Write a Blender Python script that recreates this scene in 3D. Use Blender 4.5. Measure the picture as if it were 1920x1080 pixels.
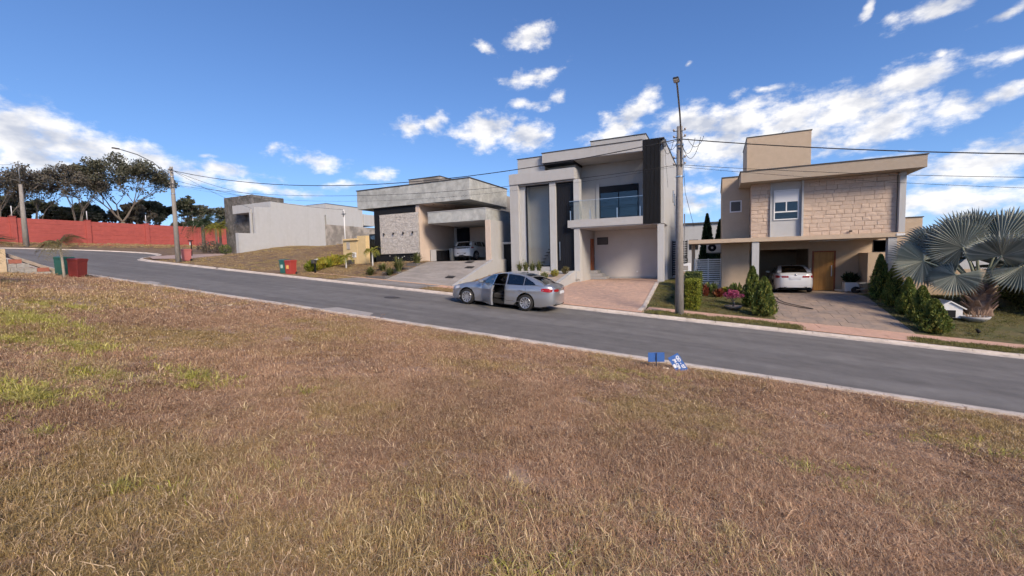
import bpy, bmesh, math, random
import numpy as np
from mathutils import Vector, Matrix
from mathutils.geometry import tessellate_polygon

for o in list(bpy.data.objects):
    bpy.data.objects.remove(o)
SC = bpy.context.scene
COL = SC.collection
R = math.radians

# ------------------------------------------------------------------ camera (eye is the world origin)
FOC, YAW, PITCH, ROLL = 802.87, 0.444604, 0.067088, -0.024911
GRADE, EYE = 0.08028, 2.588                    # street falls 8 % towards +x; eye height over the road at x = 0
_F = Vector((-math.sin(YAW)*math.cos(PITCH), math.cos(YAW)*math.cos(PITCH), -math.sin(PITCH)))
_R = Vector((math.cos(YAW), math.sin(YAW), 0)); _U = _R.cross(_F)
_R2 = _R*math.cos(ROLL)+_U*math.sin(ROLL); _U2 = _U*math.cos(ROLL)-_R*math.sin(ROLL)
cam = bpy.data.cameras.new('camera'); camo = bpy.data.objects.new('camera', cam); COL.objects.link(camo)
cam.sensor_width = 36; cam.lens = FOC/1920*36; cam.clip_start = .05; cam.clip_end = 3000
m = Matrix.Identity(4)
for i in range(3):
    m[i][0] = _R2[i]; m[i][1] = _U2[i]; m[i][2] = -_F[i]
camo.matrix_world = m
SC.camera = camo

# ------------------------------------------------------------------ sun, sky, exposure
SUN_EL, SUN_AZ = R(32), R(126)                 # azimuth clockwise from +y: low sun from the right, a little behind the camera
SUN_DIR = Vector((math.sin(SUN_AZ)*math.cos(SUN_EL), math.cos(SUN_AZ)*math.cos(SUN_EL), math.sin(SUN_EL)))
sl = bpy.data.lights.new('sun', 'SUN'); so = bpy.data.objects.new('sun', sl); COL.objects.link(so)
sl.energy = 2.75; sl.angle = R(20); sl.color = (1.0, .83, .64)
so.rotation_euler = (-SUN_DIR).to_track_quat('-Z', 'Y').to_euler()
SC.view_settings.view_transform = 'Standard'; SC.view_settings.look = 'None'
SC.view_settings.exposure = 0.92; SC.view_settings.gamma = 1.0
SC.view_settings.use_curve_mapping = False

class NT:
    """small helper round a node tree"""
    def __init__(s, tree): s.t = tree; s.n = tree.nodes; s.l = tree.links
    def new(s, typ, **kw):
        n = s.n.new(typ)
        for k, v in kw.items(): setattr(n, k, v)
        return n
    def set(s, sock, v):
        if hasattr(v, 'is_output'): s.l.new(v, sock)
        elif v is not None: sock.default_value = v
    def math(s, op, a, b=None, c=None, clamp=False):
        n = s.new('ShaderNodeMath', operation=op); n.use_clamp = clamp
        s.set(n.inputs[0], a); s.set(n.inputs[1], b); s.set(n.inputs[2], c); return n.outputs[0]
    def vmath(s, op, a, b=None, out=0):
        n = s.new('ShaderNodeVectorMath', operation=op)
        s.set(n.inputs[0], a)
        if b is not None:
            if op == 'SCALE': s.set(n.inputs[3], b)
            else: s.set(n.inputs[1], b)
        return n.outputs[out]
    def noise(s, vec, scale, detail=4, rough=.55, dist=0, lac=2.0):
        n = s.new('ShaderNodeTexNoise'); s.set(n.inputs['Vector'], vec)
        n.inputs['Scale'].default_value = scale; n.inputs['Detail'].default_value = detail
        n.inputs['Roughness'].default_value = rough; n.inputs['Distortion'].default_value = dist
        return n.outputs['Fac']
    def maprange(s, v, a, b, c=0, d=1, smooth=True):
        n = s.new('ShaderNodeMapRange'); n.interpolation_type = 'SMOOTHSTEP' if smooth else 'LINEAR'
        s.set(n.inputs[0], v); s.set(n.inputs[1], a); s.set(n.inputs[2], b); s.set(n.inputs[3], c); s.set(n.inputs[4], d)
        return n.outputs[0]
    def mix(s, fac, a, b, blend='MIX'):
        n = s.new('ShaderNodeMix', data_type='RGBA', blend_type=blend)
        def c(v): return (*v, 1) if isinstance(v, tuple) and len(v) == 3 else v
        s.set(n.inputs[0], fac); s.set(n.inputs[6], c(a)); s.set(n.inputs[7], c(b)); return n.outputs[2]

def px_dir(x, y):
    v = _F+_R2*((x-960)/FOC)-_U2*((y-540)/FOC)
    return v.normalized()

W = bpy.data.worlds.new('World'); SC.world = W; W.use_nodes = True
N = NT(W.node_tree); N.n.clear()
sky = N.new('ShaderNodeTexSky', sky_type='NISHITA'); sky.sun_disc = False
sky.sun_elevation = SUN_EL; sky.sun_rotation = SUN_AZ
sky.altitude = 900; sky.air_density = 0.7; sky.dust_density = 0.0; sky.ozone_density = 4.0
tc = N.new('ShaderNodeTexCoord'); D = tc.outputs['Generated']
# azimuth measured from the street's view axis and folded so that the sky behind carries the same clouds
fh = Vector((_F.x, _F.y, 0)).normalized()
dx = N.vmath('DOT_PRODUCT', D, tuple(_R), out=1); dy = N.vmath('DOT_PRODUCT', D, tuple(fh), out=1)
sx = N.new('ShaderNodeSeparateXYZ'); N.l.new(D, sx.inputs[0])
az = N.math('ARCTAN2', dx, N.math('ABSOLUTE', dy)); el = N.math('ARCSINE', sx.outputs[2])
cb = N.new('ShaderNodeCombineXYZ'); N.set(cb.inputs[0], az); N.set(cb.inputs[1], el)
AE = cb.outputs[0]
wob = N.math('MULTIPLY', N.math('SUBTRACT', N.noise(AE, 9, 2), .5), .09)
cw = N.new('ShaderNodeCombineXYZ'); N.set(cw.inputs[0], N.math('ADD', az, wob)); N.set(cw.inputs[1], N.math('SUBTRACT', el, N.math('MULTIPLY', wob, .6))); cw.inputs[2].default_value = 1.0
AEw = cw.outputs[0]
def ae(x, y):
    d = px_dir(x, y); return math.atan2(d.dot(_R), d.dot(fh)), math.asin(d.z)
CLOUDS = [(20,245,170,62,14),(150,275,130,45,20),(285,300,70,24,25),(60,300,120,34,6),(350,325,70,16,4),(430,325,70,13,4),
    (505,355,95,12,0),(597,302,46,17,4),(512,281,26,8,0),(720,333,38,12,0),(770,235,34,18,-8),(823,236,26,18,0),
    (915,245,58,32,-6),(985,255,50,28,0),(988,67,44,25,-8),(1002,143,48,18,-12),(990,196,32,10,0),(1057,183,20,11,-10),(918,96,22,10,20),
    (1155,238,54,26,-25),(1200,195,42,26,-35),(1300,228,70,34,0),(1385,222,90,34,-5),(1490,225,110,42,-12),(1600,205,100,40,-18),(1720,158,98,34,-10),
    (1650,235,120,32,-22),(1790,205,110,18,-14),(1430,275,190,34,-3),(1340,268,90,34,0),(1820,300,130,36,-10),(1745,8,84,24,-14),(1617,16,14,22,20),(1870,100,44,15,-22),
    (1895,172,40,20,-8),(1777,104,12,8,0),(1386,180,26,8,0),(1452,172,30,8,-8),(1780,380,150,30,-4),(1330,352,60,14,0),(1310,385,80,14,0),
    (640,348,40,7,0),(900,90,10,6,0),(1300,124,7,5,0),(1560,335,230,22,-4),(400,300,20,5,0),(1880,20,50,10,-20)]
fld = None
for (x, y, hw, hh, rot) in CLOUDS:
    a0, e0 = ae(x, y); a1, _ = ae(x+hw*.5, y); a2, _ = ae(x-hw*.5, y); _, e1 = ae(x, y-hh*.5); _, e2 = ae(x, y+hh*.5)
    sa, se = abs(a1-a2)*1.12, abs(e1-e2)*1.12
    cr, sr = math.cos(-R(rot)), math.sin(-R(rot))       # rotated, scaled ellipse as two dot products
    u = N.vmath('DOT_PRODUCT', AEw, (cr/sa, sr/sa, -(a0*cr+e0*sr)/sa), out=1)
    w = N.vmath('DOT_PRODUCT', AEw, (-sr/se, cr/se, -(-a0*sr+e0*cr)/se), out=1)
    k = min(1.0, .35+hh/45)
    v = N.math('MULTIPLY_ADD', N.math('SQRT', N.math('MULTIPLY_ADD', u, u, N.math('MULTIPLY', w, w))), -k, k)
    fld = v if fld is None else N.math('MAXIMUM', fld, v)
scv = N.vmath('MULTIPLY', AE, (1.0, 1.7, 1.0))
n1 = N.noise(scv, 24, 6, .60)
off = N.vmath('ADD', scv, (.020, .030, 0))
n2 = N.noise(off, 24, 3, .58)
dens = N.math('ADD', fld, N.math('MULTIPLY', N.math('SUBTRACT', n1, .5), 2.0))
mask = N.maprange(dens, -.16, .78)
n3 = N.noise(scv, 11, 3, .5); n4 = N.noise(N.vmath('ADD', scv, (.030, .055, 0)), 11, 2, .5)
shade = N.math('ADD', N.math('MULTIPLY', N.math('SUBTRACT', n1, n2), 1.7), N.math('ADD', N.math('MULTIPLY', N.math('SUBTRACT', n3, n4), 2.4), N.maprange(dens, .15, 1.2, .82, .48)))
shade = N.math('MULTIPLY', shade, 1.0, clamp=True)
ccol = N.mix(shade, (2.9, 3.05, 3.5), (5.7, 5.5, 5.25))
hs = N.new('ShaderNodeHueSaturation'); hs.inputs['Saturation'].default_value = 1.0; hs.inputs['Value'].default_value = 1.0
N.l.new(sky.outputs[0], hs.inputs['Color'])
# the camera's roll-off of the bright horizon
dn = N.vmath('ADD', N.vmath('SCALE', hs.outputs[0], .11), (1, 1, 1))
skyc = N.vmath('DIVIDE', N.vmath('MULTIPLY', hs.outputs[0], (.83, 1.02, 1.32)), dn)
SKYMIX = N.mix(N.math('MULTIPLY', mask, .93), skyc, ccol)
bg = N.new('ShaderNodeBackground'); bg.inputs['Strength'].default_value = 0.112
N.l.new(SKYMIX, bg.inputs['Color'])
wo = N.new('ShaderNodeOutputWorld'); N.l.new(bg.outputs[0], wo.inputs[0])

W.cycles.sampling_method = 'NONE'              # smooth sky: sampled through the surfaces, not by a light map
SC.cycles.max_bounces = 5; SC.cycles.diffuse_bounces = 4; SC.cycles.glossy_bounces = 3; SC.cycles.transparent_max_bounces = 8; SC.cycles.transmission_bounces = 4
SC.cycles.use_adaptive_sampling = True; SC.cycles.adaptive_threshold = .025; SC.cycles.adaptive_min_samples = 8
SC.cycles.use_denoising = True; SC.cycles.caustics_reflective = False; SC.cycles.caustics_refractive = False

# ------------------------------------------------------------------ materials
MATS = {}
def mat(name, col, rough=.8, metal=0, var=0.0, vscale=3.0, bump=0.0, bscale=40.0, col2=None, spec=.5, streak=None, coat=0, trans=0, alpha=1, emit=None, world=True, detail=6, mixlo=.4, mixhi=.62):
    """Principled material whose colour varies with world-space noise, with optional second colour and fine relief"""
    if name in MATS: return MATS[name]
    M = bpy.data.materials.new(name); M.use_nodes = True; T = NT(M.node_tree)
    b = T.n['Principled BSDF']
    b.inputs['Roughness'].default_value = rough; b.inputs['Metallic'].default_value = metal
    b.inputs['Specular IOR Level'].default_value = spec; b.inputs['Coat Weight'].default_value = coat; b.inputs['Coat Roughness'].default_value = .04
    b.inputs['Transmission Weight'].default_value = trans; b.inputs['Alpha'].default_value = alpha
    if world: pos = T.new('ShaderNodeNewGeometry').outputs['Position']
    else: pos = T.new('ShaderNodeTexCoord').outputs['Object']
    c = (*col, 1); out = None
    if col2 is not None:
        v = pos
        if streak: v = T.vmath('MULTIPLY', pos, streak)
        f = T.maprange(T.noise(v, vscale, detail, .6, .4), mixlo, mixhi)
        out = T.mix(f, col, col2)
    if var:
        n = T.noise(pos, vscale*2.7, 5, .65)
        k = T.maprange(n, .25, .75, 1-var, 1+var, False)
        out = T.mix(1.0, out if out is not None else col, T.new('ShaderNodeCombineColor').outputs[0], 'MULTIPLY') if False else T.vmath('SCALE', out if out is not None else col, k)
    if out is None: b.inputs['Base Color'].default_value = c
    else: T.l.new(out, b.inputs['Base Color'])
    if bump:
        bn = T.new('ShaderNodeBump'); bn.inputs['Strength'].default_value = bump; bn.inputs['Distance'].default_value = .02
        T.l.new(T.noise(pos, bscale, 5, .65), bn.inputs['Height']); T.l.new(bn.outputs[0], b.inputs['Normal'])
    if emit:
        b.inputs['Emission Color'].default_value = (*emit[0], 1); b.inputs['Emission Strength'].default_value = emit[1]
    MATS[name] = M
    return M

def glass_mat(name, tint=(.02,.025,.03), mixv=.5, rough=.03, refl=1.0):
    """thin architectural / car glass: sharp reflection over a tinted see-through sheet"""
    M = bpy.data.materials.new(name); M.use_nodes = True; T = NT(M.node_tree); T.n.clear()
    o = T.new('ShaderNodeOutputMaterial'); g = T.new('ShaderNodeBsdfGlossy'); g.inputs['Roughness'].default_value = rough
    g.inputs['Color'].default_value = (1, 1, 1, 1)
    tr = T.new('ShaderNodeBsdfTransparent'); tr.inputs['Color'].default_value = (*tint, 1)
    fr = T.new('ShaderNodeFresnel'); fr.inputs['IOR'].default_value = 1.5
    fac = T.math('ADD', T.math('MULTIPLY', fr.outputs[0], refl), mixv, clamp=True)
    mx = T.new('ShaderNodeMixShader'); T.l.new(fac, mx.inputs[0]); T.l.new(tr.outputs[0], mx.inputs[1]); T.l.new(g.outputs[0], mx.inputs[2])
    T.l.new(mx.outputs[0], o.inputs[0]); MATS[name] = M
    return M

# ------------------------------------------------------------------ geometry helpers
class MB:
    """collects polygons; build() links them as one mesh object"""
    def __init__(s): s.v = []; s.f = []; s.sm = []
    def add(s, vs, fs, smooth=False):
        k = len(s.v); s.v += [tuple(v) for v in vs]; s.f += [tuple(i+k for i in f) for f in fs]; s.sm += [smooth]*len(fs); return s
    def box(s, x0, x1, y0, y1, z0, z1):
        return s.add([(x0,y0,z0),(x1,y0,z0),(x1,y1,z0),(x0,y1,z0),(x0,y0,z1),(x1,y0,z1),(x1,y1,z1),(x0,y1,z1)],
                     [(0,3,2,1),(4,5,6,7),(0,1,5,4),(1,2,6,5),(2,3,7,6),(3,0,4,7)])
    def prism(s, poly, axis, a, b):
        """polygon in the two other axes (in x,y,z order) extruded from a to b along axis"""
        n = len(poly)
        def P(p, t):
            q = list(p); q.insert(axis, t); return tuple(q)
        vs = [P(p, a) for p in poly]+[P(p, b) for p in poly]
        fs = [(i, (i+1) % n, (i+1) % n+n, i+n) for i in range(n)]
        tri = tessellate_polygon([[Vector((p[0], p[1], 0)) for p in poly]])
        fs += [tuple(t) for t in tri]+[tuple(i+n for i in reversed(t)) for t in tri]
        return s.add(vs, fs)
    def tube(s, pts, r, n=8, cap=True, smooth=True):
        pts = [Vector(p) for p in pts]; rs = r if isinstance(r, (list, tuple)) else [r]*len(pts)
        vs = []; fs = []; ref = None
        for i, p in enumerate(pts):
            d = (pts[min(i+1, len(pts)-1)]-pts[max(i-1, 0)]).normalized()
            if ref is None: ref = Vector((0, 0, 1)) if abs(d.z) < .9 else Vector((1, 0, 0))
            u = (ref-d*ref.dot(d)).normalized(); w = d.cross(u); ref = u
            for k in range(n):
                a = 2*math.pi*k/n; vs.append(p+(u*math.cos(a)+w*math.sin(a))*rs[i])
        for i in range(len(pts)-1):
            for k in range(n):
                a = i*n+k; b = i*n+(k+1) % n; fs.append((a, b, b+n, a+n))
        if cap:
            fs.append(tuple(range(n-1, -1, -1))); fs.append(tuple(range((len(pts)-1)*n, len(pts)*n)))
        return s.add(vs, fs, smooth)
    def lathe(s, prof, c=(0,0,0), n=20, axis=2, smooth=True):
        vs = []; fs = []
        for (r, h) in prof:
            for k in range(n):
                a = 2*math.pi*k/n; q = [r*math.cos(a), r*math.sin(a)]; q.insert(axis, h)
                vs.append((q[0]+c[0], q[1]+c[1], q[2]+c[2]))
        for i in range(len(prof)-1):
            for k in range(n):
                a = i*n+k; b = i*n+(k+1) % n; fs.append((a, b, b+n, a+n))
        return s.add(vs, fs, smooth)
    def grid(s, P, nu, nv, smooth=True):
        """P(i, j) -> point, nu x nv points"""
        vs = [P(i, j) for i in range(nu) for j in range(nv)]
        fs = [(i*nv+j, (i+1)*nv+j, (i+1)*nv+j+1, i*nv+j+1) for i in range(nu-1) for j in range(nv-1)]
        return s.add(vs, fs, smooth)
    def quad(s, a, b, c, d, smooth=False): return s.add([a, b, c, d], [(0, 1, 2, 3)], smooth)
    def build(s, name, m, parent=None, world=False, bevel=0, fix=True):
        me = bpy.data.meshes.new(name)
        off = Vector((0, 0, 0))
        if world and parent is not None:
            q = parent
            while q is not None: off += q.location; q = q.parent
        me.from_pydata([(v[0]-off.x, v[1]-off.y, v[2]-off.z) for v in s.v], [], s.f)
        me.polygons.foreach_set('use_smooth', s.sm)
        if fix:
            bm = bmesh.new(); bm.from_mesh(me); bmesh.ops.recalc_face_normals(bm, faces=bm.faces)
            if bevel:
                bmesh.ops.remove_doubles(bm, verts=bm.verts, dist=.0005)
                es = [e for e in bm.edges if len(e.link_faces) == 2 and e.calc_face_angle(0) > .6]
                bmesh.ops.bevel(bm, geom=es, offset=bevel, segments=1, affect='EDGES', profile=.5, clamp_overlap=True)
            bm.to_mesh(me); bm.free()
        me.materials.append(MATS[m] if isinstance(m, str) else m)
        o = bpy.data.objects.new(name, me); COL.objects.link(o)
        if parent is not None: o.parent = parent
        return o

def tag(o, label=None, cat=None, group=None, kind=None):
    if label: o['label'] = label
    if cat: o['category'] = cat
    if group: o['group'] = group
    if kind: o['kind'] = kind
    return o
def thing(name, label, cat, loc=(0,0,0), rz=0, group=None):
    o = bpy.data.objects.new(name, None); COL.objects.link(o); o.location = loc; o.rotation_euler = (0, 0, rz); o.empty_display_size = .2
    return tag(o, label, cat, group)
def struct(o): o['kind'] = 'structure'; return o
def copy_tree(o, parent=None):
    c = o.copy(); COL.objects.link(c); c.parent = parent
    for ch in [q for q in CHILD.get(o.name, [])]: CHILD.setdefault(c.name, []).append(copy_tree(ch, c))
    return c
CHILD = {}
def index_children():
    CHILD.clear()
    for o in COL.objects:
        if o.parent is not None: CHILD.setdefault(o.parent.name, []).append(o)
def mesh_np(name, V, F, m, parent=None, smooth=False):
    """V (n,3), F (k,3|4) arrays -> mesh object"""
    me = bpy.data.meshes.new(name); V = np.asarray(V, np.float32); F = np.asarray(F, np.int32)
    me.vertices.add(len(V)); me.vertices.foreach_set('co', V.ravel())
    k = F.shape[1]; me.loops.add(F.size); me.loops.foreach_set('vertex_index', F.ravel())
    me.polygons.add(len(F)); me.polygons.foreach_set('loop_start', np.arange(0, F.size, k, dtype=np.int32))
    if smooth: me.polygons.foreach_set('use_smooth', np.ones(len(F), bool))
    me.update(calc_edges=True); me.materials.append(MATS[m] if isinstance(m, str) else m)
    if name is None: return me
    o = bpy.data.objects.new(name, me); COL.objects.link(o)
    if parent is not None: o.parent = parent
    return o
def leaf_quads(C, size, rng, up=0.0, aspect=2.2, dirs=None):
    """one narrow leaf face for every centre; returns V, F"""
    n = len(C); d = rng.normal(size=(n, 3)) if dirs is None else dirs+rng.normal(size=(n, 3))*.45
    d[:, 2] += up; d /= np.linalg.norm(d, axis=1, keepdims=True)+1e-9
    q = rng.normal(size=(n, 3)); u = np.cross(d, q); u /= np.linalg.norm(u, axis=1, keepdims=True)+1e-9
    L = (size*rng.uniform(.6, 1.35, n))[:, None]; w = L/aspect
    V = np.stack([C-d*L*.5, C+u*w*.5, C+d*L*.5, C-u*w*.5], 1).reshape(-1, 3)
    F = np.arange(n*4).reshape(-1, 4)
    return V, F
def zr(x): return -GRADE*x-EYE
# ================================================================== SETTING
mat('soil', (.29,.19,.13), .95, var=.25, vscale=.8, bump=.5, bscale=14, col2=(.36,.245,.17))
mat('far_ground', (.15,.11,.075), .95, var=.2, vscale=.15, col2=(.10,.10,.05))
mat('asphalt', (.145,.138,.134), .88, var=.2, vscale=.7, bump=.35, bscale=160, col2=(.182,.174,.168), streak=(.12,1.4,1), spec=.3)
mat('kerb_concrete', (.60,.53,.475), .9, var=.16, vscale=2.2, bump=.25, bscale=60, col2=(.50,.44,.39))
mat('gutter', (.50,.445,.40), .9, var=.18, vscale=2.0, bump=.2, bscale=60, col2=(.38,.335,.305))
mat('pink_tile', (.58,.36,.27), .85, var=.14, vscale=2.5, bump=.2, bscale=60, col2=(.52,.33,.25))
mat('grey_paving', (.27,.25,.235), .9, var=.15, vscale=1.3, bump=.25, bscale=50, col2=(.21,.19,.175))
mat('peach_edge', (.55,.36,.25), .85, var=.1, vscale=3)
mat('lawn_soil', (.085,.085,.032), .95, var=.3, vscale=2.4, bump=.6, bscale=30, col2=(.12,.10,.045))
mat('dry_lawn_soil', (.20,.135,.075), .95, var=.25, vscale=1.2, bump=.6, bscale=22, col2=(.15,.095,.06))
mat('concrete_drive', (.33,.30,.275), .9, var=.12, vscale=1.1, bump=.3, bscale=60, col2=(.27,.245,.225), streak=(.5,2,1))
mat('stone_drive', (.34,.26,.205), .85, var=.16, vscale=1.5, bump=.35, bscale=24, col2=(.26,.21,.18))
mat('porch_tile', (.36,.29,.235), .6, var=.08, vscale=2)

# the land itself: one sheet to the horizon
g = MB()
xs = [-900, -200, -69, -60, 12, 40, 900]
def land_z(x): return max(min(zr(x), 2.95), -3.75)-.16
g.grid(lambda i, j: (xs[i], [-400, -40, 8, 20, 60, 900][j], land_z(xs[i])), len(xs), 6, False)
struct(g.build('ground', 'far_ground'))

# carriageway: straight street that bends left in front of the red wall, with a widened corner
outer = [(60, 17.40), (-38.2, 17.40), (-40.2, 17.62), (-41.6, 18.3), (-43.2, 19.7), (-45.6, 21.6), (-48.6, 22.6), (-51.2, 22.3), (-53.8, 21.1), (-56.4, 19.2), (-58.2, 16.4), (-59.2, 12.5), (-59.6, 6), (-59.8, -30)]
inner = [(60, 10.28), (-30, 10.28), (-34, 10.4), (-38, 11.0), (-42, 11.4), (-45.5, 11.4), (-48.6, 10.2), (-50.6, 7.6), (-51.4, 3), (-51.6, -30)]
def smooth_path(P, it=2):
    P = [Vector(p) for p in P]
    for _ in range(it):
        Q = [P[0]]
        for a, b in zip(P, P[1:]):
            if (b-a).length > 20: Q += [a, b]
            else: Q += [a*.75+b*.25, a*.25+b*.75]
        Q.append(P[-1]); P = Q
    return P
OUT = smooth_path(outer); INN = smooth_path(inner)
rd = MB(); poly = OUT+INN[::-1]
tri = tessellate_polygon([[Vector((p.x, p.y, 0)) for p in poly]])
rd.add([(p.x, p.y, zr(p.x)) for p in poly], [tuple(t) for t in tri])
struct(rd.build('road', 'asphalt'))
def sweep(name, path, prof, m, sign):
    """profile (offset away from the road, height) swept along a path that runs on the road's edge"""
    b = MB(); rows = []
    for i, p in enumerate(path):
        d = (path[min(i+1, len(path)-1)]-path[max(i-1, 0)]).normalized(); nrm = Vector((-d.y, d.x))*sign
        rows.append([(p.x+nrm.x*o, p.y+nrm.y*o, zr(p.x)+h) for o, h in prof])
    b.grid(lambda i, j: rows[i][j], len(rows), len(prof), False)
    return b.build(name, m)
def dense(path, step=2.0):
    Q = [path[0]]
    for a, b in zip(path, path[1:]):
        n = max(1, int((b-a).length/step))
        Q += [a.lerp(b, k/n) for k in range(1, n+1)]
    return Q
def kerb_stones(name, path, sign, x_lo, x_hi, gw, step=1.0):
    """kerb cast in metre lengths with open joints, each a piece of its own near the camera"""
    root = struct(sweep(name, path, [(-gw, .004), (-.03, .016), (.0, .05)], 'gutter', sign))
    prof = [(-.03, -.05), (.015, .085), (.04, .10), (.19, .105), (.20, -.05)]
    far = [p for p in path if p.x <= x_lo]
    s2 = sweep('kerb_run', far, prof, 'kerb_concrete', sign); s2.parent = root
    y = path[0].y; x = x_hi; rnd = random.Random(5); k = 0
    while x > x_lo+.01:
        a = x-step+.012; dz = rnd.uniform(-.004, .004); dy = rnd.uniform(-.006, .006); b = MB()
        b.add([(t, y+sign*-1*0+(-o if sign > 0 and False else o)*SG(sign)+dy, zr(t)+h+dz) for t in (a, x) for o, h in prof],
              [(0,1,6,5),(1,2,7,6),(2,3,8,7),(3,4,9,8),(0,4,3,2,1),(5,6,7,8,9)])
        b.build('kerb_stone', 'kerb_concrete', root); x -= step; k += 1
    return root
def SG(sign): return 1 if sign < 0 else -1      # the paths run towards -x, so the far kerb's outward side is +y
kerb_stones('far_kerb', dense(OUT), -1, -30, 16, .20)
kerb_stones('near_kerb', dense(INN), 1, -30, 10, .44)

# vacant lot on the camera's side
def near_z(x, y):
    if y > 10.10: return zr(x)+.06
    t = 10.10-y
    return zr(x)+.06+.092*min(t, 24)+.035*math.sin(x*.9+1)*math.sin(y*.8)*min(1, t/2)
b = MB(); nx, ny = 121, 61
b.grid(lambda i, j: (lambda x, y: (x, y, near_z(x, y)))(-48+i*.62, -16+j*26.10/60), nx, ny)
struct(b.build('vacant_lot', 'soil'))

# sheets on the far side -------------------------------------------------
def sheet(name, x0, x1, y0, y1, zf, m, nx=12, ny=12, skirt=True):
    b = MB(); b.grid(lambda i, j: (lambda x, y: (x, y, zf(x, y)))(x0+(x1-x0)*i/(nx-1), y0+(y1-y0)*j/(ny-1)), nx, ny)
    if skirt:
        for (xa, ya, xb, yb) in ((x0, y0, x1, y0), (x1, y0, x1, y1), (x1, y1, x0, y1), (x0, y1, x0, y0)):
            n = 12
            for k in range(n):
                p = (xa+(xb-xa)*k/n, ya+(yb-ya)*k/n); q = (xa+(xb-xa)*(k+1)/n, ya+(yb-ya)*(k+1)/n)
                b.quad((*p, zf(*p)), (*q, zf(*q)), (*q, zf(*q)-.35), (*p, zf(*p)-.35))
    return struct(b.build(name, m))
def lerp(a, b, t): t = min(max(t, 0), 1); return a+(b-a)*t
PAD3, PAD2, PAD1 = -2.15, -1.45, 0.0
def side_z(x): return zr(x)+.135
def lot3(x, y): return lerp(side_z(x), PAD3, (y-19.45)/5.5)
def lot2(x, y): return lerp(side_z(x), PAD2, (y-19.45)/4.6)
def lot1(x, y): return lerp(side_z(x), PAD1, (y-19.7)/4.3)
def vac(x, y):
    t = min(max((y-18.2)/12, 0), 1); t = t*t*(3-2*t)
    return lerp(side_z(x), 1.75 if x < -30 else 1.75-(x+30)*.28, t)+.10*math.sin(x*.7)*math.sin(y*.6)*t

# strips between kerb and pavement
def strip_z(x, y): return zr(x)+.138
sheet('verge', -2.55, 2.75, 17.57, 18.28, lambda x, y: strip_z(x, y)+.01, 'lawn_soil', 10, 4)
sheet('verge', 5.75, 18, 17.57, 18.28, lambda x, y: strip_z(x, y)+.01, 'lawn_soil', 10, 4)
sheet('verge', -13.6, -11.2, 17.57, 18.4, lambda x, y: strip_z(x, y)+.01, 'dry_lawn_soil', 8, 4)
sheet('verge', -26.2, -19.6, 17.57, 19.45, lambda x, y: strip_z(x, y)+.006, 'dry_lawn_soil', 8, 4)
# pavements laid in slabs
def pavement(name, x0, x1, y0, y1, m, bed, step=1.2):
    root = sheet(name, x0, x1, y0, y1, lambda x, y: strip_z(x, y)-.012, bed, 8, 3)
    x = x0; rnd = random.Random(int(x0*10)); k = 0
    while x < x1-.05:
        xe = min(x+step, x1); dz = rnd.uniform(-.004, .004); b = MB()
        P = [(x+.006, y0), (xe-.006, y0), (xe-.006, y1), (x+.006, y1)]
        b.add([(p, q, strip_z(p, q)-.03) for p, q in P]+[(p, q, strip_z(p, q)+.004+dz) for p, q in P],
              [(4,5,6,7),(0,1,5,4),(1,2,6,5),(2,3,7,6),(3,0,4,7)])
        b.build('slab', m, root); x = xe
    return root
pavement('pavement', -2.62, 18, 18.28, 19.45, 'pink_tile', 'gutter')
pavement('pavement', 2.75, 5.75, 17.56, 18.28, 'pink_tile', 'gutter')
pavement('pavement', -11.2, -2.62, 17.56, 18.0, 'pink_tile', 'gutter')
pavement('pavement', -19.6, -13.6, 17.56, 19.55, 'grey_paving', 'gutter', 1.5)
pavement('pavement', -13.6, -11.2, 18.4, 19.55, 'pink_tile', 'gutter', 1.2)
b = MB()
b.prism([(-24.2, side_z(-24.2)-.1), (-11.9, side_z(-11.9)-.1), (-11.9, side_z(-11.9)+.03), (-24.2, side_z(-24.2)+.03)], 1, 19.45, 19.66)
b.v = [(v[0], v[1], v[2]) for v in b.v]
struct(b.build('lawn_edging', 'peach_edge'))

# lot of the beige house: lawn, stone driveway, lawn
sheet('lawn', -1.5, 2.15, 19.45, 26.6, lot3, 'lawn_soil', 10, 14)
sheet('lawn', 6.35, 18, 19.45, 26.6, lot3, 'lawn_soil', 14, 14)
sheet('patio', -1.5, 7.6, 26.6, 33, lambda x, y: PAD3, 'porch_tile', 4, 4)
dv = struct(MB().build('driveway', 'stone_drive', fix=False))
def lay(root, name, m, x0, x1, y0, y1, zf, nx, ny, gap, seed, jit=.004, stagger=True):
    """lay pieces one by one in staggered rows on a sloping bed"""
    rnd = random.Random(seed); w = (x1-x0)/nx; h = (y1-y0)/ny
    for j in range(ny):
        offs = (w*.5 if stagger and j % 2 else 0)
        for i in range(-1 if offs else 0, nx):
            a = max(x0, x0+i*w+offs)+gap; c = min(x1, x0+(i+1)*w+offs)-gap
            if c-a < .04: continue
            ya = y0+j*h+gap; yb = y0+(j+1)*h-gap; d = rnd.uniform(-jit, jit); B = MB()
            P = [(a, ya), (c, ya), (c, yb), (a, yb)]
            B.add([(p, q, zf(p, q)-.03) for p, q in P]+[(p, q, zf(p, q)+.012+d) for p, q in P], [(4,5,6,7),(0,1,5,4),(1,2,6,5),(2,3,7,6),(3,0,4,7)])
            B.build(name, m, root)
bed = MB(); bed.grid(lambda i, j: (2.15+4.2*i/7, 19.45+7.15*j/11, lot3(2.15+4.2*i/7, 19.45+7.15*j/11)-.004), 8, 12)
dv.data = bed.build('tmp', 'gutter').data; bpy.data.objects.remove(bpy.data.objects['tmp'])
lay(dv, 'slab', 'stone_drive', 2.15, 6.35, 19.45, 26.6, lot3, 6, 11, .006, 3, .005)

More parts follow.
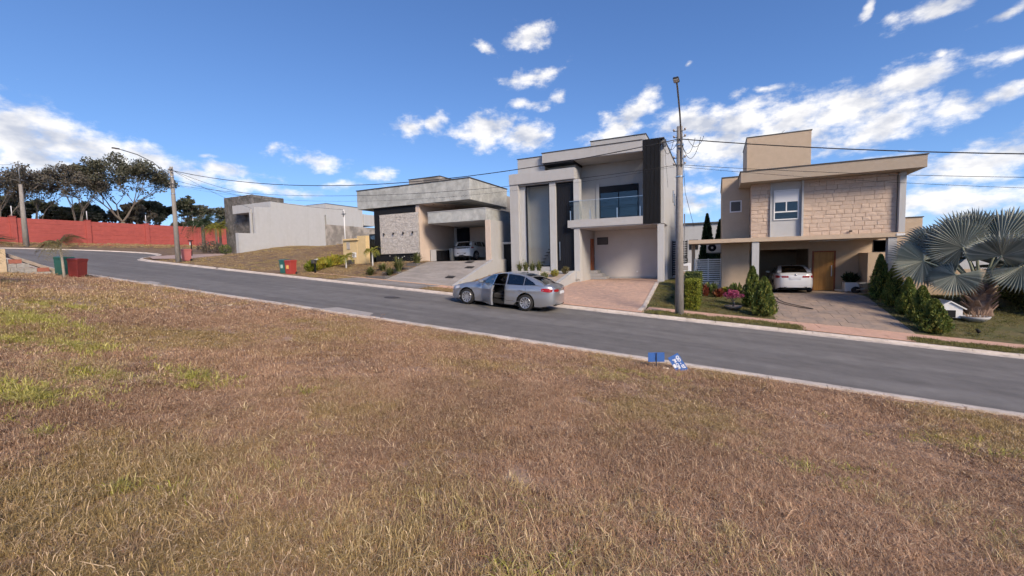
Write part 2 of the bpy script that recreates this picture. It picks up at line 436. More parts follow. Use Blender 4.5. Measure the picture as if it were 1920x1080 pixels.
# lot of the white two-storey house: brick-paved drive, lawn strip, raised entrance garden
mat('brick_paver', (.58,.39,.30), .88, var=.2, vscale=4, bump=.3, bscale=50, col2=(.46,.33,.27), mixlo=.35, mixhi=.7)
dv = sheet('driveway', -8.9, -2.9, 18.0, 29.2, lambda x, y: lot2(x, y)+.002, 'brick_paver', 12, 30)
T = NT(MATS['brick_paver'].node_tree)      # joints of the small pavers, far too small to lay singly
bt = T.new('ShaderNodeTexBrick'); bt.inputs['Scale'].default_value = 1; bt.inputs['Brick Width'].default_value = .21; bt.inputs['Row Height'].default_value = .105
bt.inputs['Mortar Size'].default_value = .006; bt.inputs['Color1'].default_value = (1.1,1.05,1,1); bt.inputs['Color2'].default_value = (.82,.8,.8,1); bt.inputs['Mortar'].default_value = (.5,.5,.5,1)
T.l.new(T.new('ShaderNodeNewGeometry').outputs['Position'], bt.inputs['Vector'])
pb = T.n['Principled BSDF']; src = pb.inputs['Base Color'].links[0].from_socket
T.l.new(T.mix(.8, src, bt.outputs['Color'], 'MULTIPLY'), pb.inputs['Base Color'])
sheet('lawn', -2.72, -1.5, 19.45, 29.5, lambda x, y: lot2(x, y)-.02 if y < 24 else lerp(PAD2, PAD2, 0)-.02, 'lawn_soil', 5, 14)
b = MB(); b.prism([(18.05, side_z(-2.8)-.25), (24.0, lot2(-2.8, 24)-.2), (24.0, lot2(-2.8, 24)+.05), (19.45, side_z(-2.8)+.05), (18.05, side_z(-2.8)+.02)], 0, -2.9, -2.74)
struct(b.build('drive_edging', 'kerb_concrete'))

# lot of the grey house: concrete drive, lawn
def drive1(x, y): return lerp(side_z(x), PAD1-.03, (y-19.6)/4.3)
dv = sheet('driveway', -17.7, -12.95, 19.6, 32, drive1, 'concrete_drive', 10, 24)
sheet('lawn', -25.9, -17.7, 19.66, 24.6, lambda x, y: lot1(x, y), 'dry_lawn_soil', 14, 12)
sheet('lawn', -12.9, -11.2, 19.6, 24.9, lambda x, y: lerp(side_z(x), -.85, (y-19.6)/5.0), 'dry_lawn_soil', 6, 10)
# the empty plot further up and the land round the bend
sheet('empty_plot', -38.4, -25.85, 17.57, 40, vac, 'dry_lawn_soil', 20, 26)
b = MB(); pts = []
EDGE = dense(OUT, 1.5)
for i, p in enumerate(EDGE):
    if p.x > -37.9 or p.y < -29: continue
    d = (EDGE[min(i+1, len(EDGE)-1)]-EDGE[i-1]).normalized(); pts.append(p+Vector((d.y, -d.x))*.17)
poly = [Vector((-37.9, 17.57))]+pts+[Vector((pts[-1].x, -30)), Vector((-68.5, -30)), Vector((-68.5, 60)), Vector((-37.9, 60))]
tri = tessellate_polygon([[Vector((p.x, p.y, 0)) for p in poly]])
b.add([(p.x, p.y, zr(p.x)+.105) for p in poly], [tuple(t) for t in tri]); struct(b.build('upper_ground', 'dry_lawn_soil'))
# pale pink path to the dark stone house
b = MB(); P = [(-38.6, 17.75), (-41.5, 18.8), (-44.4, 22.6), (-47.5, 29.5), (-44.2, 30.5), (-41.0, 22.8), (-38.4, 20.6)]
tri = tessellate_polygon([[Vector((p[0], p[1], 0)) for p in P]])
mat('pale_path', (.42,.31,.27), .9, var=.12, vscale=1.2, bump=.2, bscale=30)
b.add([(p[0], p[1], zr(p[0])+.20) for p in P], [tuple(t) for t in tri]); struct(b.build('path', 'pale_path'))
# manhole, patched concrete by the kerb, stains
mat('iron', (.05,.045,.045), .7, var=.2, vscale=8)
b = MB(); b.lathe([(0, .012), (.30, .012), (.31, .008), (.33, .008), (.34, 0)], n=24)
o = b.build('manhole_cover', 'iron'); o.location = (-12.87, 14.7, zr(-12.87)+.002); o.rotation_euler = (0, math.atan(GRADE), 0)
tag(o, 'round dark manhole cover in the road left of the silver car', 'manhole cover')
mat('patch', (.36,.33,.31), .9, var=.15, vscale=3, bump=.2)
for nm, P in (('gutter_patch', [(-12.6,10.6),(-10.3,10.6),(-10.6,11.15),(-12.4,11.25)]), ('gutter_patch', [(-24.6,10.6),(-23.0,10.6),(-23.3,11.0),(-24.4,11.1)])):
    b = MB(); b.add([(x, y, zr(x)+.012) for x, y in P], [(0,1,2,3)]); struct(b.build(nm, 'patch'))
# ================================================================== HOUSES
mat('white_paint', (.44,.445,.45), .75, var=.05, vscale=1.2, bump=.12, bscale=70, col2=(.415,.415,.415), streak=(2.2,2.2,.22), mixlo=.45, mixhi=.75)
mat('offwhite_paint', (.405,.403,.405), .8, var=.05, vscale=1.0, bump=.15, bscale=60, col2=(.375,.372,.37), streak=(2.2,2.2,.22), mixlo=.45, mixhi=.75)
mat('grey_paint', (.33,.315,.30), .8, var=.05, vscale=1.0, bump=.15, bscale=60)
mat('garage_grey', (.57,.545,.53), .8, var=.05, vscale=.7, bump=.12, bscale=60)
mat('pinkish_plaster', (.56,.455,.385), .85, var=.07, vscale=1.0, bump=.2, bscale=60)
mat('beige_plaster', (.49,.385,.285), .9, var=.07, vscale=1.3, bump=.5, bscale=55)
mat('beige_fascia', (.375,.31,.245), .9, var=.07, vscale=1.6, bump=.5, bscale=55)
mat('cream_wall', (.62,.47,.25), .85, var=.08, vscale=1.5, bump=.2)
mat('burnt_cement', (.33,.34,.33), .85, var=.22, vscale=1.1, bump=.25, bscale=18, col2=(.44,.45,.435), detail=8)
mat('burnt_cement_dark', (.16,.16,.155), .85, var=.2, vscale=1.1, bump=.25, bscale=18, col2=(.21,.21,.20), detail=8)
mat('raw_render', (.20,.185,.17), .95, var=.3, vscale=.7, bump=.4, bscale=14, col2=(.36,.33,.30), detail=8)
mat('black_paint', (.010,.011,.014), .75, spec=.25, var=.2, vscale=2, bump=.1)
mat('black_metal', (.010,.011,.015), .6, spec=.25)
mat('flashing', (.10,.095,.09), .6, metal=.4)
mat('white_metal', (.74,.74,.74), .45)
mat('steel', (.62,.62,.62), .28, metal=1)
mat('dark_stone', (.085,.08,.075), .9, var=.4, vscale=1.4, bump=.5, bscale=10, col2=(.16,.15,.14), detail=8)
mat('wood_red', (.30,.085,.022), .5, var=.15, vscale=2, col2=(.22,.06,.018), streak=(6,6,.5))
mat('wood_gold', (.46,.235,.055), .45, var=.1, vscale=1.6, col2=(.38,.18,.04), streak=(7,7,.4))
mat('light_lens', (.7,.7,.68), .3)
mat('dim_interior', (.10,.10,.105), .9)
mat('pale_hall', (.52,.51,.50), .9, var=.06, vscale=.6)
mat('gravel_bed', (.46,.38,.31), .95, var=.35, vscale=6, bump=.6, bscale=25, col2=(.33,.26,.21))
glass_mat('window_glass', (.45,.48,.50), .03, .02, .8); glass_mat('clear_glass', (.94,.96,.96), .0, .02, .3); glass_mat('tall_glass', (.90,.91,.91), .0, .03, .45)
def B(x0, x1, y0, y1, z0, z1): return MB().box(x0, x1, y0, y1, z0, z1)
def part(name, mb, m, root, bevel=.006): return mb.build(name, m, root, True, bevel)
def window(root, x0, x1, z0, z1, y, nv=1, fr=.05, fm='black_metal', gm='window_glass', depth=.08, name='window', bars=(), inner='dim_interior'):
    """framed window in a wall that faces -y: frame, panes and a dark reveal behind"""
    b = B(x0, x1, y-.02, y+depth-.025, z0, z0+fr).box(x0, x1, y-.02, y+depth-.025, z1-fr, z1).box(x0, x0+fr, y-.018, y+depth-.027, z0+fr, z1-fr).box(x1-fr, x1, y-.018, y+depth-.027, z0+fr, z1-fr)
    cuts = [x0+fr+(x1-x0-2*fr)*k/nv for k in range(nv+1)]
    for c in cuts[1:-1]: b.box(c-.03, c+.03, y-.016, y+depth-.03, z0+fr, z1-fr)
    for zb in bars: b.box(x0+fr, x1-fr, y-.014, y+depth-.031, zb-.03, zb+.03)
    w = part(name, b, fm, root, 0)
    part('backing', B(x0+.02, x1-.02, y+depth-.03, y+depth+.002, z0+.02, z1-.02), inner, w, 0)  # flat dark sheet: the unlit room is put into its colour
    for a, c in zip(cuts, cuts[1:]): part('pane', B(a+.005, c-.005, y+.008, y+.014, z0+fr*.9, z1-fr*.9), gm, w, 0)
    return w
def side_window(root, x, y0, y1, z0, z1, fm='black_metal'):
    w = part('window', B(x-.02, x+.02, y0, y1, z0, z1), fm, root, 0)
    part('pane', B(x+.02, x+.026, y0+.05, y1-.05, z0+.05, z1-.05), 'window_glass', w, 0)

# ------------------------------------------------------------------ grey single-storey house
H1 = thing('house', 'grey single-storey house with stone panel on black wall and carport', 'house', (-18.7, 26, 0))
part('front_wall', B(-22.8, -18.70, 24.48, 24.9, -.7, 3.95), 'black_paint', H1)
part('side_wall', B(-18.98, -18.68, 24.47, 28.9, -.6, 3.94), 'pinkish_plaster', H1)
part('back_wall', B(-17.28, -13.32, 28.9, 29.1, -.3, 3.3), 'pinkish_plaster', H1)
part('body_wall', B(-22.7, -14.62, 29.12, 38, -.6, 4.9), 'grey_paint', H1)
part('body_wall', B(-22.72, -18.99, 24.92, 29.1, -.6, 3.95), 'grey_paint', H1)
rf = part('roof_fascia', B(-24.2, -14.45, 24.3, 29.85, 3.97, 5.33), 'burnt_cement', H1)
part('flashing', B(-24.25, -14.40, 24.25, 29.9, 5.332, 5.385), 'flashing', rf)
sf = MB(); P = [(-18.66, 24.42), (-17.3, 24.42), (-15.2, 29.0), (-18.66, 29.0)]
sf.prism(P, 2, 3.935, 3.966); so_ = sf.build('soffit', 'pinkish_plaster', H1, True)
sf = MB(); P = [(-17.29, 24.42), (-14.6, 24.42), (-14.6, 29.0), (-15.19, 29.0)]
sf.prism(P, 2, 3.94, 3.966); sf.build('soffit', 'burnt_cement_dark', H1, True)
for k in range(3):
    d = MB(); d.lathe([(0, 0), (.07, 0), (.075, .012)], (-17.75+k*.28, 24.9+k*1.0, 3.92), 12); d.build('downlight', 'black_metal', H1, True)
cp = part('carport_roof', B(-17.8, -13.28, 24.25, 28.88, 2.56, 3.30), 'burnt_cement', H1)
part('edge_trim', B(-17.83, -13.25, 24.22, 28.87, 3.302, 3.345), 'white_paint', cp)
part('carport_soffit', B(-17.7, -13.36, 24.4, 28.86, 2.53, 2.558), 'offwhite_paint', cp)
part('carport_wall', B(-13.30, -12.97, 24.33, 30.2, -1.3, 2.553), 'offwhite_paint', H1)
part('carport_wall', B(-13.27, -12.99, 24.9, 30.2, 3.35, 3.9), 'burnt_cement', H1) if False else None
part('wall_edge', B(-13.36, -12.99, 24.26, 24.325, -.06, 2.555), 'pinkish_plaster', H1)
part('wing_wall', B(-13.26, -12.99, 26.6, 30.4, 2.556, 3.29), 'burnt_cement', H1) if False else None
ub = part('roof_box', B(-22.27, -19.28, 28.0, 32, 5.34, 6.53), 'raw_render', H1)
part('flashing', B(-22.31, -19.24, 27.96, 32.04, 6.532, 6.58), 'flashing', ub)
d1 = part('front_door', B(-18.43, -17.30, 28.84, 28.92, -.02, 2.52), 'black_paint', H1)
part('handle', B(-17.46, -17.42, 28.76, 28.80, .7, 1.5), 'steel', d1)
part('pilaster', B(-18.67, -18.44, 28.8, 29.05, -.02, 2.53), 'white_paint', H1)
# split-stone cladding: rows of thin stones, each with its own depth and tone
mat('split_stone', (.42,.39,.365), .9, var=.35, vscale=5, bump=.4, bscale=30, col2=(.58,.545,.51), mixlo=.3, mixhi=.7, detail=3)
rnd = random.Random(2); cl = MB(); part('stone_bed', B(-22.21, -18.72, 24.42, 24.478, .58, 3.45), 'raw_render', H1, 0)
z = .60
while z < 3.42:
    h = rnd.choice((.06, .075, .09, .11)); x = -22.2
    while x < -18.74:
        w = rnd.uniform(.15, .48); xe = min(x+w, -18.73)
        cl.box(x+.004, xe-.004, 24.37+rnd.uniform(0, .035), 24.421, z+.004, min(z+h, 3.44)-.004); x = xe
    z += h
o = cl.build('stone_cladding', 'split_stone', H1, True); o['kind'] = 'stuff'
for x in (-21.78, -20.92, -20.03, -19.2):
    l = MB(); l.lathe([(0, -.07), (.05, -.07), (.05, .07), (0, .07)], (x, 24.30, 2.05), 10); l.box(x-.02, x+.02, 24.31, 24.40, 2.03, 2.07)
    l.build('wall_lamp', 'black_metal', H1, True)
# retaining wall of the ramp and ramp drains
b = MB(); b.prism([(19.62, side_z(-12.9)-.3), (26.0, -1.4), (26.0, .02), (24.1, .02), (19.62, side_z(-12.9)+.10)], 0, -12.95, -12.75)
tag(b.build('retaining_wall', 'offwhite_paint'), 'sloping off-white retaining wall beside the concrete ramp of the grey house', 'wall')
for (x, y) in ((-14.2, 23.6), (-13.6, 22.6), (-13.9, 20.9)):
    b = MB()
    for k in range(5): b.box(x-.25+k*.1, x-.19+k*.1, y-.18, y+.18, drive1(x, y)+.006, drive1(x, y)+.02)
    b.add([(x+dx_, y+dy_, drive1(x+dx_, y+dy_)+.007) for dx_, dy_ in ((-.28,-.2),(.28,-.2),(.28,.2),(-.28,.2))], [(0,1,2,3)])
    lab = {23.6: 'drain grate at the top of the concrete ramp by the carport', 22.6: 'drain grate in the middle of the concrete ramp near its wall', 20.9: 'drain grate low on the concrete ramp of the grey house'}[y]
    tag(b.build('drain_grate', 'iron'), 'dark '+lab, 'drain grate', 'drain grates in the ramp')
# broad garden steps left of the ramp
mat('slate', (.135,.125,.12), .8, var=.2, vscale=2.5, bump=.3, bscale=20)
st = thing('garden_steps', 'broad dark slate steps between lawn and concrete ramp', 'steps', (-18.6, 21, -.8))
for k, (x0, x1, y0, y1, z) in enumerate([(-19.3, -17.72, 19.75, 20.75, -.88), (-19.1, -17.74, 20.95, 21.7, -.66), (-18.8, -17.75, 21.9, 22.6, -.42), (-18.6, -17.75, 22.8, 23.6, -.16)]):
    part('tread', B(x0, x1, y0, y1, z-.25, z+.06), 'slate', st)
# glazed side door between the meter wall and the black wall
sd = thing('side_gate', 'tall dark framed glass gate between cream meter wall and black wall', 'gate', (-23.1, 24.6, 0))
part('frame', B(-23.42, -22.83, 24.56, 24.62, 2.02, 2.12).box(-23.42, -23.36, 24.56, 24.62, -.3, 2.02).box(-22.89, -22.83, 24.56, 24.62, -.3, 2.02).box(-23.36, -22.89, 24.56, 24.62, -.3, -.2), 'black_metal', sd, 0)
part('pane', B(-23.36, -22.89, 24.585, 24.595, -.2, 2.02), 'window_glass', sd, 0)
# cream utility wall
mw = thing('meter_wall', 'cream utility wall with small hood, meter window and grey hatch', 'wall', (-24, 23.6, 0))
part('wall', B(-25.02, -23.62, 23.5, 23.9, -.45, 1.80), 'cream_wall', mw)
part('wall', B(-23.615, -22.78, 23.52, 23.88, -.45, 1.96), 'cream_wall', mw)
part('hood', B(-24.85, -23.45, 23.38, 23.499, 1.66, 1.73), 'cream_wall', mw)
part('meter_window', B(-24.62, -24.30, 23.46, 23.499, 1.02, 1.56), 'raw_render', mw)
part('hatch', B(-24.10, -23.72, 23.47, 23.499, .42, .78), 'white_metal', mw)
part('hatch_plate', B(-24.04, -23.84, 23.455, 23.469, .48, .72), 'raw_render', mw)
part('gas_cabinet', B(-24.45, -23.92, 23.2, 23.498, -.35, .24), 'flashing', mw)

# ------------------------------------------------------------------ white and black two-storey house
H2 = thing('house', 'two-storey white house with black slatted fin, glass balcony and tall glazing', 'house', (-7.3, 27, -1.45))
part('portal_pillar', B(-11.91, -11.33, 25.0, 25.62, -1.7, 4.70), 'offwhite_paint', H2)
part('portal_return', B(-11.329, -10.91, 25.30, 25.6, -1.7, 4.69), 'white_paint', H2)
bm_ = part('portal_beam', B(-11.93, -7.62, 24.96, 26.2, 4.702, 5.36), 'offwhite_paint', H2)
part('beam_recess_strip', B(-11.3, -7.75, 25.1, 25.6, 4.60, 4.70), 'grey_paint', bm_)  # set-back grey strip along the beam's underside
part('portal_pillar', B(-9.28, -8.88, 25.14, 25.6, -1.6, 4.69), 'white_paint', H2)
part('portal_pillar', B(-7.72, -7.37, 25.08, 25.6, -1.7, 4.69), 'white_paint', H2)
tg = part('tall_window', B(-10.90, -10.83, 25.24, 25.32, -.52, 4.62).box(-9.35, -9.285, 25.24, 25.32, -.52, 4.62).box(-10.83, -9.35, 25.245, 25.315, 4.50, 4.58).box(-10.83, -9.35, 25.245, 25.315, -.5, -.44), 'black_metal', H2, 0)
part('pane', B(-10.83, -9.35, 25.275, 25.287, -.44, 4.5), 'tall_glass', tg, 0)
part('sill_wall', B(-10.905, -9.281, 25.2, 25.6, -1.6, -.521), 'offwhite_paint', H2)
# hall behind the tall pane, with its stair
part('hall', MB().quad((-12.0,26.1,-.6),(-7.6,26.1,-.6),(-7.6,26.1,4.7),(-12.0,26.1,4.7)).quad((-11.0,25.63,-.6),(-11.0,26.1,-.6),(-11.0,26.1,4.7),(-11.0,25.63,4.7)).quad((-12,25.63,-.6),(-7.6,25.63,-.6),(-7.6,26.1,-.6),(-12,26.1,-.6)), 'pale_hall', H2, 0)
for k in range(9): part('stair_tread', B(-10.3+k*.13, -10.15+k*.13, 25.75, 26.05, -.45+k*.2, -.41+k*.2), 'black_metal', H2, 0)
dr = part('front_door', B(-8.87, -7.73, 25.32, 25.4, -.80, 4.60), 'black_metal', H2)
sl_ = MB()
for k in range(9): sl_.box(-8.86+k*.126, -8.86+k*.126+.118, 25.302, 25.318, -.79, 4.59)
sl_.build('door_board', 'black_metal', dr, True)
part('handle', B(-8.70, -8.665, 25.22, 25.25, -.15, 1.0).box(-8.695, -8.67, 25.25, 25.30, .0, .03).box(-8.695, -8.67, 25.25, 25.30, .85, .88), 'steel', dr, 0)
part('doorstep', B(-9.2, -7.4, 24.55, 25.3, -1.3, -.805), 'white_paint', H2)
# upper storey
part('parapet_wall', B(-11.45, -9.62, 25.32, 27.0, 5.362, 6.31), 'offwhite_paint', H2)
rfz = part('roof_fascia', B(-9.65, -3.69, 24.98, 27.4, 5.82, 6.40), 'offwhite_paint', H2)
part('flashing', B(-9.69, -3.7, 24.94, 27.44, 6.402, 6.44), 'flashing', rfz)
part('flashing', B(-11.49, -9.70, 25.28, 27.39, 6.312, 6.35), 'flashing', H2); part('flashing', B(-11.5, -2.86, 27.45, 38.0, 6.302, 6.345), 'flashing', H2)
part('soffit_panel', B(-9.6, -7.70, 25.02, 27.0, 5.70, 5.818), 'black_metal', H2)
part('soffit', B(-7.69, -3.70, 25.02, 27.38, 5.79, 5.818), 'offwhite_paint', H2)
part('return_wall', B(-9.6, -7.78, 25.9, 27.4, 1.8, 5.79), 'offwhite_paint', H2)
part('balcony_wall', B(-7.779, -3.0, 27.0, 27.4, 2.2, 5.789), 'offwhite_paint', H2)
part('body_wall', B(-11.46, -2.79, 27.401, 38, 2.0, 6.30), 'offwhite_paint', H2)
part('body_wall', B(-11.45, -7.42, 28.95, 38, -1.5, 1.99), 'offwhite_paint', H2)
wd = window(H2, -6.6, -4.24, 2.06, 4.38, 26.95, 2, .055, bars=(), depth=.06)
part('shutter_box', B(-6.58, -4.26, 26.90, 26.948, 3.98, 4.36), 'black_metal', wd)
part('wall_frame', B(-6.82, -6.62, 26.94, 27.0, 2.06, 4.55), 'white_paint', H2, 0)
tb = part('roof_box', B(-7.41, -3.95, 28.0, 32, 6.45, 7.50), 'offwhite_paint', H2)
part('flashing', B(-7.45, -3.91, 27.96, 32.04, 7.502, 7.55), 'flashing', tb)
fin = part('fin', B(-3.68, -2.77, 25.02, 25.30, 1.80, 6.39), 'black_metal', H2, 0)
part('fin_side', B(-3.68, -3.64, 25.301, 27.0, 2.25, 5.78), 'black_metal', H2, 0)
sl_ = MB()
for k in range(13): sl_.box(-3.675+k*.07, -3.675+k*.07+.052, 24.96, 25.018, 1.78, 6.40)
sl_.build('slat', 'black_paint', fin, True)
# side wall
part('side_wall', B(-2.785, -2.60, 25.32, 36, 1.79, 6.36), 'white_paint', H2)
part('flashing', B(-2.84, -2.56, 25.0, 36.02, 6.362, 6.41), 'flashing', H2)
part('side_wall', B(-2.785, -2.605, 27.1, 36, -1.7, 1.788), 'white_paint', H2)
for (y0, y1, z0, z1) in ((30.6, 30.95, 3.5, 4.3), (31.6, 31.95, 3.4, 4.2), (33, 33.7, 2.9, 4.2)): side_window(H2, -2.60, y0, y1, z0, z1)
# balcony and garage
sb_ = part('balcony_slab', B(-8.08, -3.69, 24.97, 26.99, 1.80, 2.24), 'offwhite_paint', H2)
part('balcony_slab', B(-3.688, -2.80, 25.32, 26.99, 1.80, 2.2), 'offwhite_paint', H2)
part('garage_ceiling', B(-7.9, -2.8, 25.03, 28.69, 1.74, 1.795), 'offwhite_paint', H2)
part('garage_back_wall', B(-7.40, -2.80, 28.7, 28.9, -1.6, 1.79), 'garage_grey', H2)
part('skirting', B(-7.36, -2.81, 28.66, 28.698, -1.45, -1.33), 'offwhite_paint', H2)
lw = part('garage_side_wall', B(-7.70, -7.42, 25.61, 28.69, -1.6, 1.735), 'offwhite_paint', H2)
part('plinth', B(-7.415, -7.38, 25.1, 27.5, -1.5, -1.05), 'offwhite_paint', H2, 0)
part('column', B(-2.92, -2.58, 25.0, 25.34, -1.75, 1.736), 'white_paint', H2)
wd2 = part('side_door', B(-7.415, -7.37, 27.65, 28.42, -.86, 1.22), 'wood_red', H2)
part('knob', B(-7.369, -7.33, 28.30, 28.34, .1, .14), 'steel', wd2)
for k in range(3): part('step', B(-7.41, -6.95+k*.28, 27.45-.0*k, 28.6, -1.44 if k == 2 else -1.05-.2*(k-1)-.2, -.86-.2*k), 'offwhite_paint', H2)
vt = window(H2, -7.22, -6.48, .82, 1.31, 28.69, 1, .04, depth=.012, name='vent_window')
part('socket', B(-4.66, -4.56, 28.68, 28.699, -1.05, -.95), 'white_metal', H2, 0)
# glass railing
rl = thing('balcony_railing', 'clear glass balcony railing held by short steel posts', 'railing', (-5.8, 25.05, 2.24))
for a, c in ((-7.96, -6.55), (-6.53, -5.12), (-5.10, -3.70)): part('pane', B(a, c, 25.045, 25.057, 2.27, 3.36), 'clear_glass', rl, 0)
part('pane', B(-7.972, -7.960, 25.06, 25.88, 2.27, 3.36), 'clear_glass', rl, 0)
part('top_rail', B(-7.975, -3.695, 25.035, 25.067, 3.361, 3.385).box(-7.98, -7.955, 25.068, 25.88, 3.361, 3.385), 'steel', rl, 0)
for x, y in ((-7.9, 25.02), (-7.88, 25.75), (-6.7, 25.02), (-5.12, 25.02), (-3.84, 25.02)): part('post', B(x-.025, x+.025, y-.02, y+.02, 2.245, 2.80), 'steel', rl, .004)
# raised entrance garden
b = MB(); b.grid(lambda i, j: (lambda x, y: (x, y, lerp(side_z(x), -.92, (y-19.6)/4.4)))(-11.2+3.45*i/7, 19.6+5.4*j/9), 8, 10)
struct(b.build('entrance_bed', 'gravel_bed'))
b = MB(); b.prism([(19.0, side_z(-7.6)-.3), (25.06, -1.6), (25.06, -.78), (24.4, -.78), (19.0, side_z(-7.6)+.06)], 0, -7.76, -7.52)
tag(b.build('garden_wall', 'white_paint'), 'low sloping white garden wall along the left of the brick driveway', 'wall')
b = MB(); b.box(-11.1, -9.35, 23.4, 23.6, -1.5, -.72).box(-11.1, -9.35, 23.6, 25.0, -1.5, -.80)
tag(b.build('planter_box', 'offwhite_paint', bevel=.006), 'off-white planter box below the tall glazing', 'planter')
# dark door between the grey and the white house
pd = thing('passage_door', 'dark door in a pale frame between the grey and the two-storey house', 'door', (-12.6, 26, -.9))
part('frame', B(-13.05, -12.93, 25.9, 26.2, -1.4, 1.15).box(-12.93, -12.0, 25.9, 26.2, 1.02, 1.15), 'white_paint', pd)
part('leaf', B(-12.925, -11.98, 26.0, 26.06, -1.2, 1.015), 'black_paint', pd)
# slatted gate right of the two-storey house
gt = thing('slatted_gate', 'black slatted gate in the passage right of the two-storey house', 'gate', (-2.2, 30, -1.4))
part('frame', B(-2.58, -2.53, 29.98, 30.04, -1.4, .95).box(-1.70, -1.65, 29.98, 30.04, -1.4, .95), 'black_metal', gt, 0)
for k in range(15): part('slat', B(-2.53, -1.70, 30.0, 30.02, -1.3+k*.15, -1.2+k*.15), 'black_metal', gt, 0)

# ------------------------------------------------------------------ beige house with stone upper storey
H3 = thing('house', 'beige two-storey house with stone-clad upper floor and deep porch slab', 'house', (4.5, 27, PAD3))
part('porch_slab', B(-1.33, 7.69, 25.0, 28.48, .575, .78), 'beige_plaster', H3)
for x in (1.67, 7.09): part('column', B(x, x+.32, 25.06, 25.38, -2.5, .574), 'white_paint', H3)
part('canopy_post', B(-1.30, -1.12, 27.9, 28.2, -2.2, .574), 'beige_plaster', H3)
part('left_wall', B(.30, 1.66, 26.6, 33, -2.3, .574), 'beige_plaster', H3)
part('left_wall', B(.30, 1.64, 26.62, 33, .781, 4.15), 'beige_plaster', H3)
part('coping', B(.26, 1.68, 26.58, 33.04, 4.152, 4.20), 'flashing', H3)
window(H3, .68, 1.26, 2.25, 2.88, 26.60, 1, .06, 'white_metal', depth=.03)
part('lintel_wall', B(1.661, 4.64, 28.3, 28.5, .17, .574), 'beige_plaster', H3)
part('front_wall', B(4.641, 8.15, 28.5, 28.75, -2.3, .574), 'beige_plaster', H3)
part('garage_wall', B(1.4, 5.2, 32.8, 33, -2.2, .574).box(4.66, 4.8, 28.76, 32.79, -2.2, .574), 'beige_plaster', H3)
part('garage_ceiling', B(1.67, 4.65, 28.49, 32.79, .50, .572), 'beige_plaster', H3, 0)
part('low_wall', B(6.87, 7.43, 27.0, 28.49, -2.2, -.12), 'beige_plaster', H3)
dd = part('front_door', B(4.88, 5.78, 28.46, 28.52, -2.13, -.04), 'wood_gold', H3)
part('door_frame', B(4.80, 4.879, 28.44, 28.53, -2.14, .03).box(5.781, 5.86, 28.44, 28.53, -2.14, .03).box(4.879, 5.781, 28.445, 28.525, -.038, .028), 'wood_red', dd, 0)
part('handle', B(5.66, 5.70, 28.40, 28.43, -1.35, -.75), 'steel', dd, 0)
window(H3, 7.44, 8.12, -.10, .52, 28.5, 1, .04, depth=.03)
part('switch_plate', B(4.70, 4.76, 28.48, 28.499, -1.05, -.9), 'white_metal', H3, 0)
# upper storey: wall, stones, window bay
core = part('upper_wall', B(1.70, 7.43, 25.36, 30, .781, 3.49), 'beige_plaster', H3, 0)
mat('split_face_stone', (.57,.445,.355), .9, var=.12, vscale=6, bump=.9, bscale=26, col2=(.53,.41,.325), mixlo=.35, mixhi=.65, detail=3)
rnd = random.Random(8)
def stones(x0, x1, z0, z1, y, plane='y'):
    z = z0; j = 0; hs = (.20, .18, .215)
    while z < z1-.02:
        h = hs[j % 3]; ze = min(z+h, z1)
        if z1-ze < .06: ze = z1
        x = x0
        while x < x1-.01:
            w = rnd.uniform(.26, .52); xe = min(x+w, x1)
            if x1-xe < .15: xe = x1
            t = rnd.uniform(.05, .062); g_ = .0018; b = MB(); k = .009
            # split face: rough, chamfered towards the joint
            a0, a1, c0, c1 = x+g_, xe-g_, z+g_, ze-g_
            def pt(u, q, d): return (u, y-d, q) if plane == 'y' else (y-d, u, q)
            fr = [(a0+k, c0+k), (a1-k, c0+k), (a1-k, c1-k), (a0+k, c1-k)]
            mid = ((a0+a1)/2+rnd.uniform(-.08, .08), (c0+c1)/2+rnd.uniform(-.03, .03))
            vs = [pt(a0, c0, 0), pt(a1, c0, 0), pt(a1, c1, 0), pt(a0, c1, 0)]
            vs += [pt(a0, c0, t*.75), pt(a1, c0, t*.75), pt(a1, c1, t*.75), pt(a0, c1, t*.75)]
            vs += [pt(u, q, t+rnd.uniform(-.012, .012)) for u, q in fr]+[pt(*mid, t+rnd.uniform(-.004, .016))]
            b.add(vs, [(0,1,5,4),(1,2,6,5),(2,3,7,6),(3,0,4,7),(4,5,9,8),(5,6,10,9),(6,7,11,10),(7,4,8,11),(8,9,12),(9,10,12),(10,11,12),(11,8,12)])
            b.build('stone', 'split_face_stone', core, True); x = xe
        z = ze; j += 1
stones(1.62, 2.50, .785, 3.49, 25.36); stones(3.82, 7.42, .785, 3.49, 25.36); stones(25.36, 26.58, .785, 3.49, 1.70, 'x')
bay = part('window_bay', B(2.50, 3.80, 25.33, 25.358, .785, 3.485), 'white_paint', H3, 0)
part('bay_edge', B(3.78, 3.86, 25.15, 25.329, .785, 3.48).box(2.46, 2.52, 25.22, 25.329, .785, 3.48), 'white_paint', bay, 0)
wn = window(H3, 2.62, 3.68, 1.62, 3.10, 25.30, 1, .05, 'white_metal', depth=.055, bars=(2.02,))
part('shutter', B(2.67, 3.63, 25.265, 25.285, 2.50, 3.04), 'white_metal', wn, 0)
part('mullion', B(3.13, 3.18, 25.268, 25.29, 2.05, 2.499), 'white_metal', wn, 0)
part('corner_column', B(7.45, 7.68, 25.10, 25.6, .781, 3.49), 'white_paint', H3)
rf3 = part('roof_slab', B(1.10, 8.13, 24.40, 30.2, 3.495, 4.02), 'beige_fascia', H3)
part('flashing', B(1.06, 8.17, 24.36, 30.24, 4.022, 4.065), 'flashing', rf3)
tw = part('tower', B(1.61, 4.74, 29.0, 33, 4.07, 6.70), 'beige_plaster', H3)
part('flashing', B(1.58, 4.78, 28.97, 33.03, 6.702, 6.75), 'flashing', tw)
